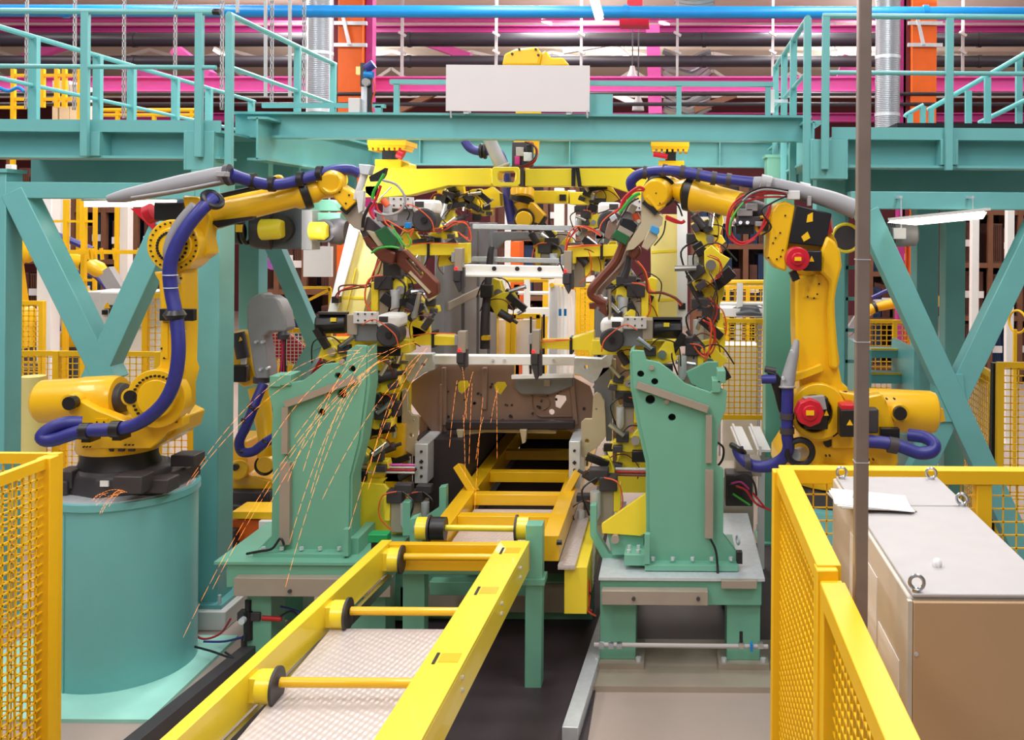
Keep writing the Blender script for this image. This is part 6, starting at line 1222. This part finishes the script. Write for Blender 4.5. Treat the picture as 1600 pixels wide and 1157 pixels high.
for y in (5.66, 4.78, 6.35):
    f = (ya-y)/(ya-yb_); x = rA+(rB-rA)*f
    MB().box(x+.07, x+.17, y-.05, y+.05, zt-.004, zt+.002).build('service_lid', 'yellow', cv); MB().box(x+.045, x+.06, y-.07, y+.05, zt-.002, zt+.004).build('slot', 'dark', cv)
for y in (5.62, 6.2, 4.7):
    f = (ya-y)/(ya-yb_); x = rA+.2+(rB-rA)*f
    for dz in (.06, .12): MB().cyl((x-.005, y, zt-dz), (x+.01, y, zt-dz), .012, n=8).build('bolt', 'galv', cv)
st = T('conveyor_stand', 'green steel stand carrying the far end of the near conveyor', 'stand', (-1.5, 6.68, 0))
MB().box(-1.87, -1.0, 6.64, 6.74, .76, .81).build('cross_bar', 'green', st, .004)
MB().box(-1.85, -1.70, 6.66, 6.78, 0, .76).build('leg', 'green', st, .004)
p, q = P(822, 820, 6.6), P(848, 820, 6.6); MB().box(p.x, q.x, 6.58, 6.7, 0, p.z).build('leg', 'green', st, .004)
MB().box(p.x-.02, q.x+.02, 6.56, 6.72, .72, .76).build('collar', 'green', st)
MB().box(-1.8, -1.0, 7.2, 7.3, .4, .5).build('rear_bar', 'green', st, .004)
single(MB().pbox(626, 918, 918, 958, 7.6, .1), 'cable_duct', 'tray', 'long grey cable duct behind the green conveyor stand', 'duct'); 
t = T('base_frame', 'low green cross frame behind the conveyor stand', 'frame', P(780, 960, 7.7)); MB().pbox(610, 908, 926, 972, 7.72, .2).build('beam', 'green', t, .006)
for px in (640, 905): a = P(px, 960, 7.7); MB().box(a.x-.08, a.x+.08, 7.75, 7.92, 0, .3).build('leg', 'green', t)
far = T('roller_conveyor', 'far yellow conveyor running under the car body', 'conveyor', (-1.25, 8.3, 0))
b = MB(); b.box(-1.72, -1.6, 6.9, 11, .82, 1.0); b.build('side_beam', 'yellow', far, .004); b = MB(); b.box(-.9, -.78, 6.75, 11, .82, 1.0); b.build('side_beam', 'yellow', far, .004)
for y in (7.22, 7.8, 8.5, 9.3, 10.2): MB().box(-1.6, -.9, y, y+.1, .9, .99).build('cross_member', 'yellow', far, .004)
for a, c in (((742, 770), (716, 728)), ((880, 778), (902, 738))): MB().bar(P(*a, 7.9), P(*c, 8.0), .06, .1, up=(0, 1, 0)).build('stop_arm', 'yellow', far, .004)
MB().box(-.74, -.58, 6.75, 11, .45, .78).build('side_skirt', 'lemon', far, .004); MB().box(-.78, -.66, 6.7, 11, .78, .81).build('chain_tray', 'checker', far)
MB().box(-1.58, -.92, 6.9, 7.75, .87, .885).build('walk_plate', 'checker', far); MB().box(-1.6, -.9, 7.76, 11, .72, .74).build('shade_tray', 'dark', far); MB().box(-1.72, -.78, 10.95, 11.1, .3, 1.35).build('shade_end_sheet', 'dark', far); MB().box(-2.2, -1.74, 8.2, 11, .1, 1.34).build('shade_side_block', 'dark', far)  # added dark tray, end sheet and side block paint the under-car shade
MB().pcyl((870, 848, 6.72), (878, 848, 6.72), 4).build('end_pin', 'black', far)
for px0, sg in ((652, 1), (826, -1)):
    p = P(px0, 826, 6.85); wheel(far, p.x, 6.85, p.z, .085, .08, sg)
p = P(668, 826, 6.85); MB().cyl((p.x+.03, 6.85, p.z), (p.x+.13, 6.85, p.z), .08, n=24).build('drive_hub', 'black', far)
MB().cyl(P(694, 825, 6.85), P(828, 827, 6.85), .022, n=14).build('axle_rod', 'lemon', far)
MB().ppoly([(640, 812), (652, 808), (662, 850), (640, 850)], 6.9, .1).build('wheel_bracket', 'green', far, .004)
for x, y, Y in ((680, 842, 6.95), (590, 840, 6.8)):
    t = T('limit_switch', 'green limit switch box '+('under the far conveyor drive hub' if x == 680 else 'at the corner of the near conveyor'), 'switch', P(x, y, Y)); MB().pbox(x-15, y-4, x+15, y+9, Y, .1).build('housing', 'brightgreen', t, .005); MB().pbox(x-10, y+9, x+8, y+22, Y+.02, .06).build('stem', 'black', t)
tag(MB().box(-1.93, -1.2, 3.6, 5.48, .855, .875).build('walk_plate', 'checker'), 'grey diamond pattern steel plate lying between the conveyor rails', 'plate')
t = T('plate_trestle', 'dark trestle under the diamond pattern plate', 'stand', (-1.6, 5.4, 0))
for y in (3.8, 5.35):
    for x in (-1.85, -1.3): MB().box(x-.03, x+.03, y-.03, y+.03, 0, .82).build('leg', 'iron', t)
    MB().box(-1.95, -1.25, y-.03, y+.03, .82, .855).build('cross_bar', 'iron', t)
# ---------------- near left fence and cabinet ----------------
XF = P(74, 714, 4.6).x
mesh_fence('near yellow mesh fence at the lower left picture corner', (XF, 1.9), (XF, 4.6), .1, P(74, 714, 4.6).z, 2, .045, .008, post=.07)
mesh_fence('yellow mesh fence turning left behind the near fence corner', (XF-.04, 4.72), (XF-1.6, 4.72), .1, P(60, 708, 4.72).z, 1, .045, .006, post=.05)
single(MB().box(P(82, 900, 4.8).x-.02, P(82, 900, 4.8).x+.02, 4.75, 4.82, 0, P(82, 735, 4.8).z), 'fence_post', 'black', 'dark slim post between the near fence and the round drum', 'post')
t = T('control_cabinet', 'pale cabinet behind the mesh of the near left fence', 'cabinet', (-3.75, 4.2, 0))
MB().box(-4.3, -3.2, 3.3, 4.45, .1, 2.0).build('body', 'cabinet', t, .01); MB().box(-4.25, -3.25, 3.35, 4.4, 0, .1).build('plinth', 'darkgrey', t); MB().box(-4.31, -3.19, 3.29, 4.46, 2.0, 2.03).build('lid', 'cabinettop', t, .004)
MB().ring((-3.28, 4.36, 2.07), (1, .4, 0), .03, .009).build('lifting_eye', 'galv', t); MB().box(-3.6, -3.3, 3.9, 4.2, 2.03, 2.06).build('cover_plate', 'white', t)
# ---------------- near right fence ----------------
ZF = P(1215, 735, 4.36).z
XN = .5
f1 = mesh_fence('near yellow mesh fence running beside the big beige cabinet', (XN, 4.36), (XN+.01, 3.13), .1, ZF, 1, .045, .007, post=.07)
f2 = mesh_fence('nearest yellow mesh fence panel at the bottom right of the conveyor', (XN+.02, 3.06), (XN+.03, 1.7), .1, ZF-.03, 1, .045, .007, post=.07)
mesh_fence('yellow mesh fence crossing behind the big beige cabinet', (XN+.06, 4.4), (2.3, 4.4), .1, ZF, 2, .06, .006, post=.07)
for f, y0, y1, z in ((f1, 3.13, 4.36, ZF), (f2, 1.7, 3.06, ZF-.03)): MB().box(XN-.02, XN+.06, y0, y1, z-.06, z+.006).build('top_rail', 'fence', f, .003)
MB().box(XN+.0, 2.3, 4.355, 4.44, ZF-.06, ZF+.004).build('top_rail', 'fence', f1, .003)
# ---------------- big cabinet ----------------
c = T('control_cabinet', 'big beige control cabinet with lifting eyes in the lower right corner', 'cabinet', (.95, 3.6, 0))
X0, X1, Y0, Y1, ZC = .725, 1.2, 2.9, 4.28, 2.07
MB().box(X0, X1, Y0+.02, Y1, .1, ZC).build('body', 'cabinet', c, .006)
MB().box(X0+.02, X1-.02, Y0+.05, Y1-.03, 0, .1).build('plinth', 'darkgrey', c)
MB().box(X0+.012, X1-.0, Y0, Y0+.018, .12, ZC-.008).build('door', 'cabinetdoor', c, .004)
MB().box(X0-.004, X0+.01, Y0+.0, Y0+.02, .12, ZC-.006).build('corner_profile', 'cabinet', c)
MB().cyl((X0+.022, Y0-.004, ZC-.165), (X0+.022, Y0, ZC-.165), .006, n=10).build('lock', 'galv', c)
ys = P(1355, 818, 1).y
yseam = Y0+ .93
MB().box(X0+.012, X1-.012, Y0+.012, yseam-.006, ZC, ZC+.012).build('roof_panel', 'cabinettop', c, .004)
MB().box(X0+.012, X1-.012, yseam+.006, Y1-.012, ZC, ZC+.012).build('roof_panel', 'cabinettop', c, .004)
for x, y in ((X0+.03, Y0+.03), (X0+.03, yseam), (X1-.035, yseam), (X0+.03, Y1-.05), (X1-.05, Y1-.05)):
    e = MB(); e.ring((x, y, ZC+.04), (.25, 1, 0), .021, .006); e.cyl((x, y, ZC+.01), (x, y, ZC+.022), .014, n=12); e.build('lifting_eye', 'steel', c)
MB().box(X0-.003, X0+.001, Y0+.45, Y0+.95, 1.35, ZC-.1).build('paper_sheet', 'paper', c); MB().box(X0-.003, X0+.001, Y0+.12, Y0+.42, 1.3, ZC-.24).build('paper_sheet', 'paper', c)
pf = T('paper_folder', 'open paper folder lying on the rear roof of the beige cabinet', 'papers', (.83, 4.0, ZC+.012))
for k, (a, m) in enumerate(((.12, 'tray'), (.0, 'paper'), (-.1, 'paper'))):
    z = ZC+.014+k*.004
    b = MB(); ca, sa = math.cos(a), math.sin(a)
    pts = [(.80+ca*u-sa*v, 3.83+sa*u+ca*v) for u, v in ((-.15, -.11), (.15, -.11), (.15, .11), (-.15, .11))]
    b.poly([(x, y, z+(.02*(i in (0, 3)))) for i, (x, y) in enumerate(pts)], (0, 0, .003)); b.build('sheet', m, pf)
b = MB(); b.rev((.878, 3.15, ZC+.011), (.878, 3.15, ZC+.038), [(0, .014), (.4, .017), (.8, .013), (1, .006)], 7); single(b, 'paper_ball', 'paper', 'small crumpled white paper ball on the beige cabinet roof', 'paper')
# ---------------- thin pole ----------------
xp = P(1347, 500, 3.04).x
t = T('steel_pole', 'slim brownish square steel pole standing in front of the beige cabinet', 'pole', (xp, 3.04, 0))
mat('pole', (150, 132, 122), .4, .35, var=.2, scale=9)
MB().box(xp-.021, xp+.021, 3.02, 3.06, 0, 6.0).build('shaft', 'pole', t, .004); MB().box(xp-.07, xp+.07, 2.97, 3.11, 0, .012).build('base_plate', 'pole', t)
for z in (2.83, 3.09, 2.45): MB().box(xp-.0225, xp+.0225, 3.0185, 3.0615, z, z+.003).build('wire_tie', 'galv', t)
# ---------------- floor clutter ----------------
for x0, x1, y0, y1, lab in ((-3.28, -3.04, 5.0, 7.05, 'dark steel floor rail left of the near conveyor'), (-.55, -.42, 5.9, 9.5, 'pale floor rail right of the conveyor legs')):
    single(MB().bar(((x0+x1)/2-.12, y0, .05), ((x0+x1)/2+.1, y1, .05), .1, .1), 'floor_rail', 'iron' if x0 < -1 else 'galv', lab, 'rail', bevel=.004)
t = T('air_regulator', 'black air regulator with brass gauge beside the left base', 'regulator', P(388, 975, 7.0))
MB().pcyl((388, 955, 7.0), (388, 1000, 7.0), 7).build('filter_bowl', 'black', t); MB().pbox(370, 958, 406, 972, 6.98, .08).build('body', 'iron', t, .006); MB().pcyl((388, 938, 7.0), (388, 956, 7.0), 5).build('knob', 'black', t); MB().disc(377, 972, 6.9, 5, .04).build('gauge', 'galv', t)
MB().box(P(388, 0, 7).x-.03, P(388, 0, 7).x+.03, 7.02, 7.08, 0, P(388, 1000, 7).z+.01).build('stand', 'iron', t); MB().pcyl((410, 966, 7.0), (440, 968, 7.0), 4).build('valve', 'cable_red', t)
for k, (m, pts, lab) in enumerate((('cable_red', [(298, 970, 7.3), (303, 990, 7.25), (320, 999, 7.2), (345, 990, 7.2), (360, 968, 7.1)], 'red air hose looping in front of the column plinth'), ('hose', [(318, 1003, 7.1), (350, 1003, 7.1), (380, 996, 7.0)], 'blue air hose lying by the air regulator'), ('black', [(300, 1010, 7.0), (330, 1018, 6.9), (365, 1030, 6.8), (352, 1020, 6.9)], 'black hose lying on the pale floor plate'), ('hose', [(438, 948, 7.05), (465, 956, 7.1), (490, 970, 7.1)], 'blue hose passing under the left machine base'), ('black', [(438, 964, 7.0), (455, 956, 7.0), (472, 968, 7.0), (480, 978, 7.05)], 'black hose arching under the left machine base'))):
    b = MB(); b.ptube(pts, 1.8, n=8); single(b, 'air_hose', m, lab, 'hose')
single(MB().box(-2.35, -.5, 5.6, 11, .0, .012), 'floor_shade_sheet', 'floor_shade', 'dark floor sheet painting the shade under the conveyors', 'plate')  # added dark sheet; shade below the conveyors is put into its colour
# valve cluster right of the right pedestal
vb = T('valve_block', 'dark valve cluster with red and green hoses right of the right pedestal', 'valve', P(1160, 780, 7.3))
MB().pbox(1134, 742, 1176, 792, 7.35, .2).build('body', 'iron', vb, .01); MB().pbox(1138, 758, 1160, 778, 7.28, .1).build('valve', 'black', vb, .006); MB().pbox(1150, 720, 1190, 745, 7.45, .2).build('bracket', 'tray', vb, .006)
for k, (m, pts) in enumerate((('cable_red', [(1150, 760), (1165, 766), (1175, 780), (1185, 790), (1205, 798)]), ('cable_green', [(1145, 772), (1160, 782), (1172, 790)]), ('black', [(1148, 745), (1165, 742), (1178, 755), (1182, 775)]), ('cable_red', [(1176, 770), (1184, 780), (1196, 795)]), ('black', [(1118, 690), (1130, 700), (1128, 720), (1114, 735)]), ('magenta', [(1142, 756), (1158, 754), (1170, 765)]))): MB().ptube(pts, 1.8, 7.22, n=6).build('hose', m, vb)
single(MB().box(P(1135, 800, 7.4).x, P(1195, 800, 7.4).x, 8.4, 9.0, .0, P(1160, 800, 7.4).z), 'machine_plinth', 'tray', 'beige plinth behind the right pedestal foot', 'plinth')
for px, lab in ((1150, 'pale channel section leaning beyond the blue hose'), (1178, 'second pale channel section right of the first')):
    b = MB(); b.bar(P(px, 668, 10), P(px+16, 705, 8.6), .12, .02); b.bar(P(px-5, 668, 10), P(px+10, 705, 8.6), .02, .08); a = P(px+12, 696, 8.9); b.box(a.x-.03, a.x+.03, 8.87, 8.93, 0, a.z); single(b, 'steel_channel', 'lightgrey', lab, 'channel')
# orange and pale parts behind the left pedestal
t = T('parts_trolley', 'orange and white trolley half hidden behind the left pedestal', 'trolley', P(395, 840, 8.4))
MB().pbox(358, 812, 425, 850, 8.4, .3).build('tray', 'orange', t, .01); MB().pbox(362, 800, 426, 812, 8.35, .3).build('top_tray', 'fence', t, .006); MB().pbox(404, 815, 426, 850, 8.3, .06).build('white_panel', 'white', t, .004); a = P(390, 850, 8.5); MB().box(a.x-.15, a.x+.15, 8.45, 8.6, 0, a.z).build('stand', 'iron', t)
single(MB().box(P(302, 0, 8.3).x, P(372, 0, 8.3).x, 8.3, 8.9, 0, P(340, 830, 8.3).z), 'machine_plinth', 'iron', 'dark plinth behind the teal column foot', 'plinth')
# ---------------- weld sparks ----------------
rnd = random.Random(4)
b = MB()
def arc(p, v, n, step, r):
    g = V(0, 0, -9.8)
    for k in range(n):
        t0 = k*step; a = p+v*t0+g*(.5*t0*t0); t1 = t0+step*.86; c_ = p+v*t1+g*(.5*t1*t1)
        b.tube([a, a.lerp(c_, .5), c_], [r*.6, r, r*.4], 4, 1, smooth=False)
for k in range(17):
    p = P(rnd.uniform(560, 668), rnd.uniform(535, 580), rnd.uniform(6.85, 7.0)); arc(p, V(-rnd.uniform(.9, 3.2), -rnd.uniform(0, .5), rnd.uniform(-2.2, .2)), rnd.randint(14, 26), .02, .0012)
for k in range(9):
    p = P(rnd.uniform(690, 790), rnd.uniform(570, 690), 7.5); arc(p, V(rnd.uniform(-.35, .3), -rnd.uniform(0, .6), rnd.uniform(-2.2, -.5)), rnd.randint(9, 16), .02, .0011)
for k in range(9):
    p = P(rnd.uniform(165, 200), rnd.uniform(764, 776), 6.42); arc(p, V(-rnd.uniform(.3, 1.1), -rnd.uniform(.1, .5), rnd.uniform(.1, .7)), rnd.randint(7, 12), .0165, .001)
tag(b.build('weld_sparks', 'spark'), 'spray of glowing orange weld sparks falling past the left pedestal', 'sparks', kind='stuff')
